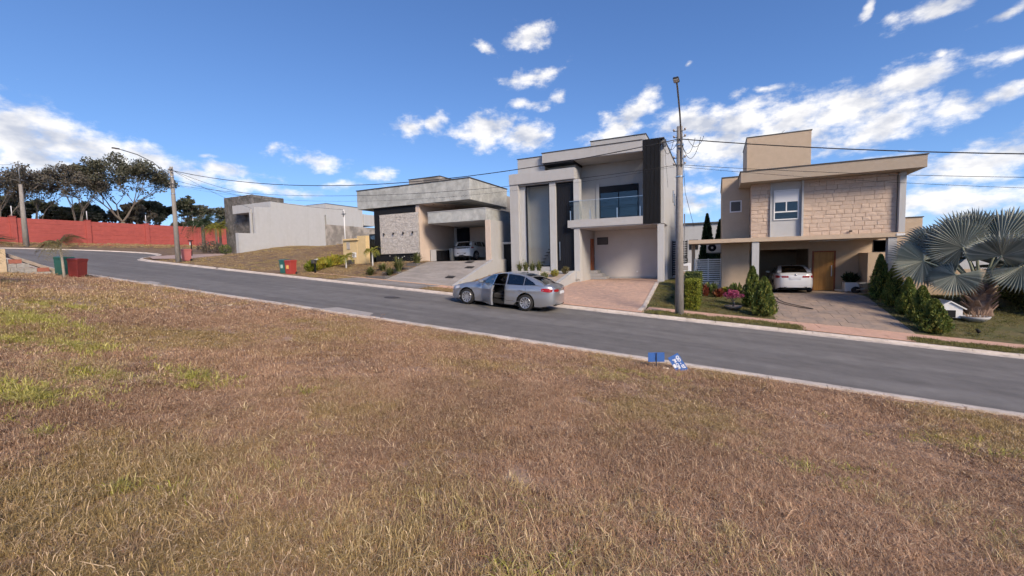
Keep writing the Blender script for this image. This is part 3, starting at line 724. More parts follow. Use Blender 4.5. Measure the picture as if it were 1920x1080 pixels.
part('antenna', MB().tube([(3.3, 29.3, 6.75), (3.5, 29.3, 6.95)], .012, 5), 'flashing', tw, 0)
part('number_plate', B(7.36, 7.66, 24.975, 24.998, .63, .73), 'white_metal', H3, 0)
part('wall_lamp', B(5.68, 5.80, 25.20, 25.262, .90, .96), 'black_metal', H3, 0)
# annex and side wall right of the beige house
b = B(8.35, 10.55, 32, 36, -2.2, 1.80)
ax = b.build('rear_annex', 'beige_plaster', bevel=.006); tag(ax, 'plain beige annex wall rising behind the fan palm', 'building')
part('coping', B(8.3, 10.6, 31.95, 36.05, 1.802, 1.85), 'flashing', ax)
b = B(7.62, 16, 26.3, 26.5, -2.4, -.95)
tag(b.build('boundary_wall', 'beige_plaster', bevel=.006), 'low beige boundary wall behind the clipped conifers and fan palm', 'wall')
# white slatted gate on the left of the beige house
wg = thing('white_gate', 'white gate of horizontal slats left of the beige house', 'gate', (-.4, 27.5, -2.15))
part('frame', B(-1.16, -1.10, 27.48, 27.54, -2.12, -.24).box(-.42, -.36, 27.48, 27.54, -2.12, -.24).box(.24, .29, 27.48, 27.54, -2.12, -.24), 'white_metal', wg, 0)
for k in range(15):
    for a, c in ((-1.10, -.42), (-.36, .24)): part('slat', B(a, c, 27.50, 27.525, -2.06+k*.122, -1.985+k*.122), 'white_metal', wg, 0)

# ------------------------------------------------------------------ pale house by the empty plot, with its dark stone block
H4 = thing('house', 'pale flat-roofed house with blank side wall and dark stone block', 'house', (-42, 28, 1.0))
side = MB(); side.prism([(24.35, .4), (33.8, .9), (33.8, 5.86), (27.55, 5.86), (27.55, 5.52), (25.9, 5.42), (25.9, 2.97), (24.35, 2.95)], 0, -38.75, -38.48)
side.build('side_wall', 'white_paint', H4, True)
part('canopy', B(-44.4, -38.50, 27.6, 34, 5.28, 6.10), 'white_paint', H4)
part('roof_wall', B(-44.3, -38.46, 34.01, 39.4, 1.2, 6.55), 'white_paint', H4)
part('flashing', B(-44.35, -38.42, 34.0, 39.45, 6.552, 6.60), 'flashing', H4)
part('roof_wall', B(-41, -38.3, 39.41, 41.2, 4.5, 5.85), 'white_paint', H4)
part('porch_wall', B(-42.4, -38.76, 28.9, 29.1, .6, 5.27), 'dark_stone', H4)
part('porch_column', B(-39.28, -39.10, 25.92, 26.1, 1.0, 5.27), 'white_paint', H4)
part('front_wall', B(-38.9, -38.49, 24.3, 24.348, .4, 2.96), 'white_paint', H4)
ds = thing('stone_block', 'tall dark grey stone-faced house block left of the pale house', 'building', (-45, 30, 1.5))
part('wall', B(-47.3, -42.75, 28.6, 32.2, 1.0, 7.24), 'dark_stone', ds)
rnd = random.Random(3)
for k in range(9):                                      # large stone panels, proud of one another
    for j in range(5):
        part('panel', B(-47.29+k*.504+.008, -47.29+(k+1)*.504-.008, 28.6-rnd.uniform(.015, .06), 28.599, 1.02+j*1.24+.008, 1.02+(j+1)*1.24-.008), 'dark_stone', ds, 0)
# unpainted garden wall behind the empty plot
b = B(-38.72, -38.45, 33.82, 45, 1.0, 4.30); o = b.build('plot_wall', 'raw_render', bevel=.006)
tag(o, 'stained unpainted cement wall behind the empty plot', 'wall')

mat('galv', (.20,.20,.20), .5, metal=.6)
# ------------------------------------------------------------------ red perimeter wall with pillars, panels and electric fence
mat('red_wall', (.38,.082,.068), .85, var=.12, vscale=1.1, bump=.25, bscale=20, col2=(.34,.073,.062), streak=(1,1,3))
rw = thing('perimeter_wall', 'long brick-red perimeter wall with pillars and electric fence on top', 'wall', (-67, 28, 2.9))
yy = [-2, 5.2, 12.2, 18.6, 24.6, 30.4, 36.0, 41.4, 46.8]
for k, y in enumerate(yy):
    part('pillar', B(-67.2, -66.78, y-.22, y+.22, 2.6, 5.78), 'red_wall', rw)
    part('pillar_cap', B(-67.25, -66.73, y-.27, y+.27, 5.782, 5.84), 'red_wall', rw)
    part('fence_post', MB().tube([(-67, y, 5.84), (-67, y, 6.9)], .035, 6), 'white_metal', rw, 0)
    if k < len(yy)-1:
        y2 = yy[k+1]
        for j in range(6): part('plank', B(-67.08-.004*(j % 2), -66.92+.012*(j % 2), y+.221, y2-.221, 2.6+j*.515+.004, 2.6+(j+1)*.515-.004), 'red_wall', rw, 0)
        for z in (6.1, 6.4, 6.75): part('fence_wire', MB().tube([(-67, y, z), (-67, (y+y2)/2, z-.03), (-67, y2, z)], .005, 4), 'galv', rw, 0)

# low unfinished block wall at the left edge
mat('block', (.30,.285,.265), .95, var=.25, vscale=3, bump=.5, bscale=25, col2=(.38,.36,.33))
mat('red_block', (.33,.12,.085), .9, var=.2, vscale=5, bump=.4, bscale=25); mat('cream_post', (.55,.43,.28), .9, var=.15, vscale=3)
mat('mortar', (.36,.30,.245), .95, var=.2, vscale=3, bump=.5)
bw = thing('block_wall', 'low stepped grey block wall with a few red bricks by the kerb', 'wall', (-27.5, 8, -.4))
rnd = random.Random(12); gz = lambda y: near_z(-27.5, y)-.02
for j in range(6):
    y = 9.25-.42*(j+1.0)+(.2 if j % 2 else 0)
    k = 0
    while y > 4.0:
        m_ = 'red_block' if (j, k) in ((4, 1), (3, 0), (4, 2), (1, 0), (2, 3)) else 'block'
        dx_ = rnd.uniform(-.012, .012)
        part('block', B(-27.62+dx_, -27.42+dx_, y-.39, y, gz(9)+j*.19+.004, gz(9)+(j+1)*.19-.006), m_, bw, .004); y -= .40; k += 1
part('post', B(-27.66, -27.36, 7.0, 7.3, gz(7)-.2, gz(7)+1.05), 'cream_post', bw)
cp_ = MB(); cp_.prism([(9.35, gz(9)-.1), (9.35, gz(9)+.06), (4.0, gz(9)+2.72), (4.0, gz(9)+2.6)], 0, -27.92, -27.66)
cp_.build('sloping_cap', 'mortar', bw, True)
# ================================================================== STREET FURNITURE AND SMALL THINGS
mat('pole_concrete', (.29,.265,.24), .9, var=.16, vscale=2.5, bump=.35, bscale=30, col2=(.23,.21,.19), streak=(3,3,.4))
mat('galv', (.20,.20,.20), .5, metal=.6); mat('cable', (.012,.012,.013), .6); mat('lamp_grey', (.03,.03,.033), .5)
mat('porcelain', (.45,.40,.36), .35); mat('rubber', (.015,.015,.016), .8)
def lamp_pole(label, x, y, top, low=-.15):
    g0 = zr(x)+.13
    t = thing('street_lamp', label, 'utility pole', (x, y, g0), 0, 'concrete lamp poles along the street')
    h = top-g0
    MB().tube([(0, 0, low), (0, 0, h*.5), (0, 0, h)], [.165, .135, .105], 12).build('pole', 'pole_concrete', t)
    arm = MB().tube([(.06, -.09, h-1.55), (.07, -.12, h-.85), (.08, -.45, h-.42), (.09, -1.15, h+.10), (.10, -2.0, h+.44), (.12, -2.75, h+.56), (.12, -3.0, h+.585)], .03, 8).build('lamp_arm', 'galv', t)
    MB().box(.03, .21, -3.34, -2.95, h+.56, h+.63).build('lamp_head', 'lamp_grey', arm, bevel=.025)
    MB().box(.05, .19, -3.32, -3.05, h+.552, h+.559).build('lamp_lens', 'light_lens', arm)
    for k, z in enumerate((h-.18, h-.42, h-1.2, h-1.45)):
        MB().tube([(-.22, -.08, z), (.22, -.08, z)], .016, 6).build('crossbar', 'galv', t)
        MB().lathe([(0, -.03), (.03, -.03), (.045, 0), (.03, .03), (0, .03)], (-.2, -.08, z+.05), 8).build('insulator', 'porcelain', t)
        MB().lathe([(0, -.03), (.03, -.03), (.045, 0), (.03, .03), (0, .03)], (.2, -.08, z+.05), 8).build('insulator', 'porcelain', t)
    for z in (h-.7, h-1.9): MB().lathe([(.15, z-.02), (.15, z+.02)], n=12).build('clamp_band', 'steel', t)
    return t
lamp_pole('weathered concrete street lamp pole standing between the two driveways on the right', -1.28, 18.0, 4.92)
lamp_pole('concrete street lamp pole at the bend near the faded red bin', -35.15, 17.72, 7.18)
t = thing('far_pole', 'pale tapered concrete pole with thin steel rod before the red wall', 'utility pole', (-60.3, 17.5, zr(-60)+.1))
MB().tube([(0, 0, -.2), (0, 0, 6.0)], [.24, .13], 12).build('pole', 'pole_concrete', t)
MB().tube([(0, 0, 6.0), (-.05, 0, 8.2)], [.05, .035], 8).build('steel_rod', 'galv', t)
for z in (7.9, 6.4): MB().tube([(-.1, -.5, z), (-.1, .5, z)], .02, 6).build('crossbar', 'galv', t)
def sag(name, a, b, s, r, label, grp='overhead cables'):
    a, b = Vector(a), Vector(b); n = 28
    pts = [a.lerp(b, k/n)-Vector((0, 0, 4*s*(k/n)*(1-k/n))) for k in range(n+1)]
    return tag(MB().tube(pts, r, 6).build(name, 'cable'), label, 'cable', grp)
P1, P2, P3 = (-1.28, 17.86, 0), (-35.15, 17.6, 0), (-60.3, 17.4, 0)
def at_(p, z, dx_=0, dy_=0): return (p[0]+dx_, p[1]+dy_, z)
sag('overhead_cable', at_(P1, 4.42), at_(P2, 6.95), 1.42, .018, 'thick sagging power cable crossing in front of the two-storey house roof')
sag('overhead_cable', at_(P1, 3.45), at_(P2, 5.95), 1.0, .009, 'thin telephone cable sagging below the thick one towards the bend')
sag('overhead_cable', at_(P1, 3.42, 0, .1), at_(P2, 5.90, 0, .1), 1.25, .005, 'lowest and thinnest cable sagging between the two lamp poles')
sag('overhead_cable', at_(P1, 4.42), (33.0, 17.9, 1.7), 1.25, .018, 'thick power cable running right from the pole past the beige house roof')
sag('overhead_cable', at_(P1, 3.45), (33.0, 17.9, .95), .95, .008, 'upper thin cable running right below the thick one')
sag('overhead_cable', at_(P1, 3.40, 0, .1), (33.0, 18.0, .6), 1.15, .006, 'lower thin cable running right across the stone wall')
sag('overhead_cable', at_(P2, 6.95), (-60.3, 17.0, 10.1), .9, .015, 'thick cable from the bend pole towards the far pale pole')
sag('overhead_cable', at_(P2, 6.0), (-60.3, 17.9, 8.6), .7, .012, 'thin cable from the bend pole towards the far pale pole')
sag('overhead_cable', (-60.3, 17.0, 10.1), (-86, -6, 12), .9, .015, 'cable leaving the far pole to the left edge', 'overhead cables')
sag('overhead_cable', at_(P2, 7.0), (-42.6, 28.7, 7.25), .25, .014, 'service cable from the bend pole down to the dark stone block')
sag('overhead_cable', at_(P2, 7.05), (-39.2, 26.1, 5.35), .2, .012, 'service cable from the bend pole to the pale house porch')
sag('overhead_cable', at_(P2, 6.3), (-29.52, 28.0, 4.7), .35, .012, 'service cable from the bend pole to the thin steel post on the plot')
# slack loops of service cable at the right pole
lp = thing('cable_loops', 'slack loops of service cable hanging at the top of the right lamp pole', 'cable', (-1.28, 17.95, 4.0))
for k, (x0, x1, dz) in enumerate(((.05, .55, .55), (.05, .75, .75), (.3, .85, .35), (-.5, -.05, .35), (-.62, -.2, .5))):
    MB().tube([(x0+(x1-x0)*i/14, -.02-.03*k, .40-dz*math.sin(math.pi*i/14)**.8) for i in range(15)], .009, 5).build('loop', 'cable', lp)
MB().tube([(.12, .06, .3), (.14, .08, -.6), (.2, .1, -1.6), (.36, .3, -2.3), (.5, .6, -2.9)], .008, 5).build('drop', 'cable', lp)
# service wires where the line meets the two-storey house
sw = thing('service_drop', 'short service wires looping onto the top corner of the two-storey house', 'cable', (-2.68, 25.0, 6.2))
MB().tube([(1.4, -7.1, -1.8), (.7, -3.4, -1.0), (.0, 0, .15)], .010, 5).build('wire', 'cable', sw)
MB().tube([(.1, .2, .1), (.14, .5, -.5), (.11, .9, -1.0), (.1, 1.6, -1.4), (.1, 2.2, -2.2)], .008, 5).build('wire', 'cable', sw)
MB().box(.085, .2, .1, .35, -.25, .1).build('bracket', 'galv', sw)
# thin steel service post on the empty plot, and the one behind the hedge
t = thing('service_post', 'thin steel service post standing before the unpainted plot wall', 'post', (-29.5, 28, 1.3))
MB().tube([(0, 0, -.3), (0, 0, 3.4)], .05, 8).build('post', 'white_metal', t); MB().box(-.22, .22, -.1, .05, 3.0, 3.05).box(-.03, .03, -.1, .0, 2.75, 3.3).build('bracket', 'galv', t)
t = thing('meter_post', 'white meter box on a thin post behind the clipped hedge', 'meter box', (-1.42, 23.2, -2.2))
MB().tube([(0, .1, -.2), (0, .1, 4.25)], .025, 8).build('post', 'galv', t)
MB().box(-.28, .30, -.1, .08, 1.38, 1.78).build('box', 'white_metal', t, bevel=.01); MB().box(-.10, .18, -.115, -.101, 1.44, 1.66).build('window', 'raw_render', t)
MB().box(-.3, .3, -.08, .06, .0, 1.37).build('wall', 'beige_plaster', t)
MB().tube([(.14*math.cos(a)+.02, -.12, 1.95+.16*math.sin(a)) for a in [k*math.pi/8 for k in range(17)]], .022, 6, cap=False).build('cable_coil', 'cable', t)

# ------------------------------------------------------------------ wheelie bins
for nm, c in (('bin_green', (.028,.13,.115)), ('bin_red', (.36,.05,.04)), ('bin_red_left', (.26,.035,.025)), ('bin_pink', (.42,.13,.12)), ('bin_green_dark', (.02,.095,.08))): mat(nm, c, .5, var=.12, vscale=4, bump=.08, bscale=30)
mat('sticker', (.72,.42,.12), .6); mat('sticker_pale', (.45,.62,.55), .6)
def wheelie_bin(label, loc, rz, m, sticker=None, tilt=0):
    t = thing('wheelie_bin', label, 'bin', loc, rz, 'wheelie bins at the kerb'); t.rotation_euler = (0, tilt, rz); t.scale = (.76, .76, .84)
    b = MB(); L = [(.255, .285, 0.02), (.26, .295, .1), (.28, .33, .90), (.295, .345, .91), (.295, .345, .96)]
    vs = []; fs = []
    for (hx, hy, z) in L: vs += [(-hx, -hy, z), (hx, -hy, z), (hx, hy, z), (-hx, hy, z)]
    for i in range(len(L)-1):
        for k in range(4): fs.append((i*4+k, i*4+(k+1) % 4, i*4+4+(k+1) % 4, i*4+4+k))
    fs.append((3, 2, 1, 0)); fs.append((16, 17, 18, 19)); b.add(vs, fs); b.build('body', m, t, bevel=.03)
    lid = MB(); lid.prism([(-.37, .962), (.38, .962), (.40, 1.0), (.30, 1.05), (-.2, 1.06), (-.35, 1.02)], 0, -.305, .305); lo = lid.build('lid', m, t, bevel=.015)
    MB().tube([(-.22, .42, .98), (.22, .42, .98)], .018, 8).build('handle', m, lo)
    for s in (-1, 1): MB().lathe([(0, -.03), (.09, -.03), (.1, -.02), (.1, .02), (.09, .03), (0, .03)], (s*.26, .27, .10), 14, axis=0).build('wheel', 'rubber', t)
    if sticker: MB().box(-.12, .12, -.345, -.30, .42, .68).build('sticker', sticker, t)
    return t
wheelie_bin('green wheelie bin with pale print beside the red one on the far kerb', (-23.98, 17.9, zr(-23.98)+.11), 0, 'bin_green', 'sticker_pale')
wheelie_bin('red wheelie bin with orange sticker beside the green one on the far kerb', (-23.42, 17.85, zr(-23.42)+.11), .1, 'bin_red', 'sticker')
wheelie_bin('dark green wheelie bin half hidden behind a red bin on the near kerb', (-27.15, 9.0, near_z(-27.15, 9.0)-.02), .35, 'bin_green_dark', None, .05)
wheelie_bin('dark red wheelie bin on the near kerb next to the block wall', (-26.0, 9.05, near_z(-26.0, 9.05)-.02), .5, 'bin_red_left', None, .06)
wheelie_bin('faded pink-red wheelie bin on the path beside the bend pole', (-36.05, 18.75, zr(-36)+.18), -.1, 'bin_pink', None)

# ------------------------------------------------------------------ blue plot signs by the near kerb
mat('sign_blue', (.035,.115,.36), .5, var=.1, vscale=6); mat('sign_white', (.75,.76,.78), .6); mat('stake_dark', (.02,.025,.05), .8)
def text_mesh(s, size, m, parent, loc, rot=(0,0,0), name='lettering'):
    cu = bpy.data.curves.new(name, 'FONT'); cu.body = s; cu.size = size; cu.extrude = .0012; cu.offset = .0035*size/.1; cu.align_x = 'CENTER'; cu.align_y = 'CENTER'; cu.resolution_u = 3
    o = bpy.data.objects.new('tmp_text', cu); COL.objects.link(o); me = bpy.data.meshes.new_from_object(o); bpy.data.objects.remove(o); bpy.data.curves.remove(cu)
    me.materials.clear(); me.materials.append(MATS[m]); q = bpy.data.objects.new(name, me); COL.objects.link(q); q.parent = parent; q.location = loc; q.rotation_euler = rot
    return q
t = thing('plot_sign', 'small blue plot sign seen from behind on a stake by the near kerb', 'sign', (-1.12, 9.35, near_z(-1.12, 9.35)), .38)
MB().box(-.17, .17, -.004, .004, .13, .33).build('plate', 'sign_blue', t, bevel=.002); MB().box(-.010, .006, -.022, -.0045, -.1, .32).build('stake', 'stake_dark', t)
t = thing('plot_sign', 'blue plot sign with white lettering fallen over towards the kerb', 'sign', (-.70, 9.42, near_z(-.7, 9.42)+.15))
_n = Vector((.12, -.93, .34)).normalized(); _u = Vector((.50, .0, -.86)); _u = (_u-_n*_u.dot(_n)).normalized(); _v = _n.cross(_u)
t.rotation_euler = Matrix(((_u.x, _v.x, _n.x), (_u.y, _v.y, _n.y), (_u.z, _v.z, _n.z))).to_euler()
MB().box(-.19, .19, -.115, .115, -.004, .004).build('plate', 'sign_blue', t, bevel=.002)
text_mesh('QD - 07', .085, 'sign_white', t, (0, .058, .006)); text_mesh('JM-CIM', .072, 'sign_white', t, (0, -.022, .006))
MB().box(-.02, .06, -.105, -.055, .0045, .006).build('white_label', 'sign_white', t); MB().box(-.01, .01, -.35, .1, -.02, -.0045).build('stake', 'stake_dark', t)

# ------------------------------------------------------------------ odds and ends on the far side
t = thing('mailbox', 'dark post mailbox with rolled paper at the corner of the yellow hedge', 'mailbox', (-23.3, 19.5, side_z(-23.3)))
MB().box(-.03, .03, -.03, .03, -.1, .8).build('post', 'black_metal', t); MB().box(-.22, .04, -.12, .12, .62, .86).build('box', 'flashing', t, bevel=.02); MB().tube([(.06, -.05, .86), (.34, -.05, .88)], .05, 8).build('rolled_paper', 'white_paint', t)
MB().box(-.2, .1, -.14, .14, -.05, .03).build('footing', 'kerb_concrete', t)
t = thing('garden_lamp', 'dark garden lamp post with white card beside the pale path', 'lamp', (-42.6, 22.6, zr(-42.6)+.2))
MB().box(-.03, .03, -.03, .03, -.1, 1.35).build('post', 'black_metal', t); MB().box(-.28, .1, -.12, .12, 1.3, 1.38).build('hood', 'black_metal', t); MB().box(-.25, -.06, -.02, .0, .95, 1.25).build('card', 'white_metal', t)
mat('bowl_stone', (.20,.18,.165), .9, var=.2, vscale=6, bump=.3); mat('bowl_pale', (.42,.42,.43), .7, var=.15, vscale=5)
def bowl(label, loc, r, h, m):
    t = thing('plant_bowl', label, 'bowl', loc)
    MB().lathe([(0, 0), (r*.55, 0), (r*.9, h*.6), (r, h), (r*.9, h), (r*.8, h*.7), (0, h*.7)], n=22).build('bowl', m, t)
    MB().lathe([(0, h*.76), (r*.84, h*.76)], n=16).build('soil', 'soil', t)
    return t
BONSAI = bowl('shallow stone bowl holding a pink flowering bonsai on the lawn', (.69, 20.8, lot3(.69, 20.8)), .36, .17, 'bowl_stone')
PALE = bowl('shallow pale bowl with dry twigs in front of the fan palm', (8.75, 21.7, lot3(8.75, 21.7)), .42, .20, 'bowl_pale')
tw_ = MB(); rnd = random.Random(4)
for k in range(26):
    a = rnd.uniform(0, 6.28); r_ = rnd.uniform(.05, .3); tw_.tube([(r_*math.cos(a), r_*math.sin(a), .14), (1.4*r_*math.cos(a+.3), 1.4*r_*math.sin(a+.3), rnd.uniform(.3, .52))], [.012, .005], 4)
tw_.build('twigs', 'stake_dark' if False else 'soil', PALE)
t = thing('dog_house', 'small white gabled kennel behind the front-most conifer', 'kennel', (8.05, 22.1, lot3(8.05, 22.1)))
MB().box(-.36, .36, -.4, .4, 0, .38).build('wall', 'white_metal', t, bevel=.01)
rr = MB(); rr.prism([(-.46, .36), (0, .66), (.46, .36), (.44, .33), (0, .61), (-.44, .33)], 1, -.45, .45); rr.build('roof', 'white_metal', t)
MB().prism([(-.36, .381), (.36, .381), (0, .60)], 1, -.40, .40).build('gable', 'white_metal', t); MB().box(-.16, .16, -.408, -.401, .02, .3).build('doorway', 'black_paint', t)
for (x, y, lab) in ((8.15, 19.98, 'black garden spotlight on the lawn nearest the pavement'), (9.75, 20.6, 'black garden spotlight on the lawn near the bare soil patch')):
    t = thing('garden_spotlight', lab, 'spotlight', (x, y, lot3(x, y)), 0, 'spotlights on the lawn')
    MB().tube([(0, 0, -.05), (0, 0, .12)], .012, 6).build('spike', 'black_metal', t); MB().tube([(0, -.05, .14), (0, .09, .2)], [.055, .04], 10).build('head', 'black_metal', t)
# garden hose on the stone drive
hp = [(2.35, 24.9), (2.75, 24.3), (2.7, 23.7), (2.9, 23.0), (3.5, 22.3), (3.9, 21.9), (3.4, 22.1), (2.9, 22.6), (2.55, 23.2), (2.6, 23.9), (2.3, 24.6)]
pts = smooth_path(hp, 3)
tag(MB().tube([(p.x, p.y, lot3(p.x, p.y)+.035) for p in pts], .014, 6).build('garden_hose', 'rubber'), 'black garden hose looped on the stone driveway by the white sedan', 'hose')
# things on the porch
t = thing('planter_pot', 'white square planter with dark fern on the porch of the beige house', 'planter', (6.44, 28.05, PAD3), 0)
MB().box(-.31, .31, -.3, .3, .02, .50).build('pot', 'white_metal', t, bevel=.015); MB().box(-.28, .28, -.27, .27, .47, .503).build('soil', 'soil', t); PLANTER = t
mat('blue_plastic', (.012,.02,.16), .45)
t = thing('wheelbarrow', 'grey metal wheelbarrow parked against the low beige porch wall', 'wheelbarrow', (7.0, 26.7, PAD3))
tb_ = MB(); tb_.add([(-.42,-.22,.28),(.12,-.26,.34),(.12,.26,.34),(-.42,.22,.28),(-.52,-.3,.52),(.28,-.34,.6),(.28,.34,.6),(-.52,.3,.52)], [(0,1,2,3),(0,1,5,4),(1,2,6,5),(2,3,7,6),(3,0,4,7)]); tb_.build('tray', 'galv', t)
for s in (-.2, .2): MB().tube([(-.65, s*.4, .2), (.1, s, .3), (.75, s*1.2, .62)], .017, 6).build('handle', 'steel', t); MB().tube([(.15, s, .32), (.25, s, 0)], .015, 6).build('leg', 'steel', t)
MB().lathe([(0, -.04), (.15, -.04), (.18, -.02), (.18, .02), (.15, .04), (0, .04)], (-.65, 0, .18), 16, axis=1).build('wheel', 'rubber', t)
t = thing('blue_bin', 'blue plastic bin beside the wheelbarrow on the porch', 'bin', (7.42, 26.35, PAD3))
MB().lathe([(0, 0), (.15, 0), (.19, .5), (.205, .5), (.205, .53), (.18, .53)], n=16).build('body', 'blue_plastic', t); MB().tube([(-.19, 0, .5), (0, -.1, .58), (.19, 0, .5)], .01, 6).build('handle', 'steel', t)
t = thing('pet_bowl', 'low white dish on the porch beside the golden front door', 'bowl', (5.98, 28.1, PAD3))
MB().lathe([(0, .02), (.15, .0), (.22, .07), (.24, .08), (.2, .1), (.1, .05)], n=14).build('dish', 'white_metal', t)
t = thing('dark_pot', 'low dark trough pot against the beige wall behind the bonsai', 'pot', (1.0, 26.25, lot3(1, 26.25)))
MB().lathe([(0, 0), (.3, 0), (.42, .28), (.44, .3), (.38, .3), (.3, .2), (0, .2)], n=18).build('body', 'black_paint', t)
t = thing('air_conditioner', 'white air conditioner outdoor unit on the beige side wall under the canopy', 'air conditioner', (-.12, 29.3, .1))
MB().box(-.4, .4, -.15, .15, 0, .6).build('casing', 'white_metal', t, bevel=.015); MB().lathe([(.07, 0), (.23, 0), (.24, .015), (.05, .02)], (-.08, -.155, .3), 20, axis=1).build('fan_grille', 'black_metal', t)
MB().box(-.3, .45, -.05, .05, -.06, -.0).build('bracket', 'galv', t)
# things in the carport of the grey house
t = thing('storage_cabinet', 'low black storage cabinet with pale rim along the cream carport wall', 'cabinet', (-18.4, 26.5, 0))
MB().box(-.26, .26, -.95, .95, 0, .78).build('body', 'black_paint', t, bevel=.01); MB().box(-.2, .275, -.99, -.951, .0, .82).box(-.27, .27, -.95, .95, .781, .815).build('rim', 'white_paint', t)
for k in range(3): MB().box(.261, .275, -.9+k*.62, -.32+k*.62, .06, .72).build('door', 'black_metal', t)
mat('bin_grey', (.33,.34,.33), .6, var=.1, vscale=4)
for (x, y, nm, lab, m_, prof) in ((-17.75, 27.0, 'carport_bin', 'tall pale grey bin standing by the black cabinet in the carport', 'bin_grey', [(0,0),(.17,0),(.21,.8),(.225,.82),(.225,.9),(0,.95)]),
                           (-17.1, 27.6, 'gas_cylinder', 'dark gas cylinder left of the white hatchback', 'lamp_grey', [(0,0),(.16,0),(.18,.08),(.18,.75),(.12,.9),(.05,.95),(.05,1.08),(0,1.08)]),
                           (-16.7, 27.9, 'water_bottle', 'pale water bottle next to the dark gas cylinder', 'bin_grey', [(0,0),(.13,0),(.14,.05),(.14,.7),(.06,.85),(.05,.95),(0,.95)])):
    tag(MB().lathe(prof, n=16).build(nm, m_), lab, nm.split('_')[1]); bpy.context.scene.collection.objects
    o = [q for q in COL.objects if q.name.startswith(nm)][-1]; o.location = (x, y, .0)
t = thing('push_cart', 'dark folded push cart beside the gas cylinder in the carport', 'cart', (-17.45, 27.35, 0))
for s in (-.2, .2): MB().tube([(s, 0, .1), (s, .1, 1.15)], .018, 6).build('upright', 'black_metal', t); MB().lathe([(0, -.02), (.1, -.02), (.1, .02), (0, .02)], (s, 0, .1), 12, axis=0).build('wheel', 'rubber', t)
MB().box(-.22, .22, .0, .06, .95, 1.2).build('bag', 'black_paint', t, bevel=.02); MB().box(-.22, .22, -.2, .05, .05, .09).build('platform', 'black_metal', t)
# litter on the vacant lot
mat('litter', (.60,.49,.36), .9)
for (x, y, lab) in ((-27.3, 6.2, 'crumpled pale paper lying before the block wall'), (-13.6, 8.2, 'small white scrap on the dry grass near the left kerb bend'), (-.9, 9.15, 'crumpled pale wrapper between the two blue signs')):
    b = MB(); rnd = random.Random(int(x*7)); s_ = .26 if x < -20 else .09
    b.grid(lambda i, j: (x+(i-2)*s_*.3+rnd.uniform(-.02, .02), y+(j-2)*s_*.3, near_z(x, y)+.03+rnd.uniform(0, .5)*s_), 5, 5, False)
    tag(b.build('paper_scrap', 'litter'), lab, 'litter')
# ================================================================== CARS
mat('silver_paint', (.43,.44,.46), .30, metal=.75, coat=.8); mat('white_car_paint', (.72,.72,.72), .25, coat=.9, spec=.5)
mat('car_black', (.012,.012,.013), .45); mat('car_trim', (.02,.02,.021), .6); mat('seat_fabric', (.03,.03,.033), .9); mat('rim_alloy', (.62,.62,.63), .3, metal=.85)
mat('tail_red', (.30,.004,.010), .3, spec=.4); mat('lens_clear', (.55,.55,.57), .1, coat=1); mat('chrome', (.75,.75,.76), .08, metal=1); mat('plate_white', (.62,.63,.66), .5); mat('plate_ink', (.05,.05,.06), .6)
glass_mat('car_glass', (.10,.11,.12), .07, .01); glass_mat('car_glass_clear', (.55,.58,.58), .05, .01)
def interp(P, x):
    if x <= P[0][0]: return P[0][1]
    for (a, b), (c, d) in zip(P, P[1:]):
        if x <= c: return b+(d-b)*((x-a)/(c-a))
    return P[-1][1]
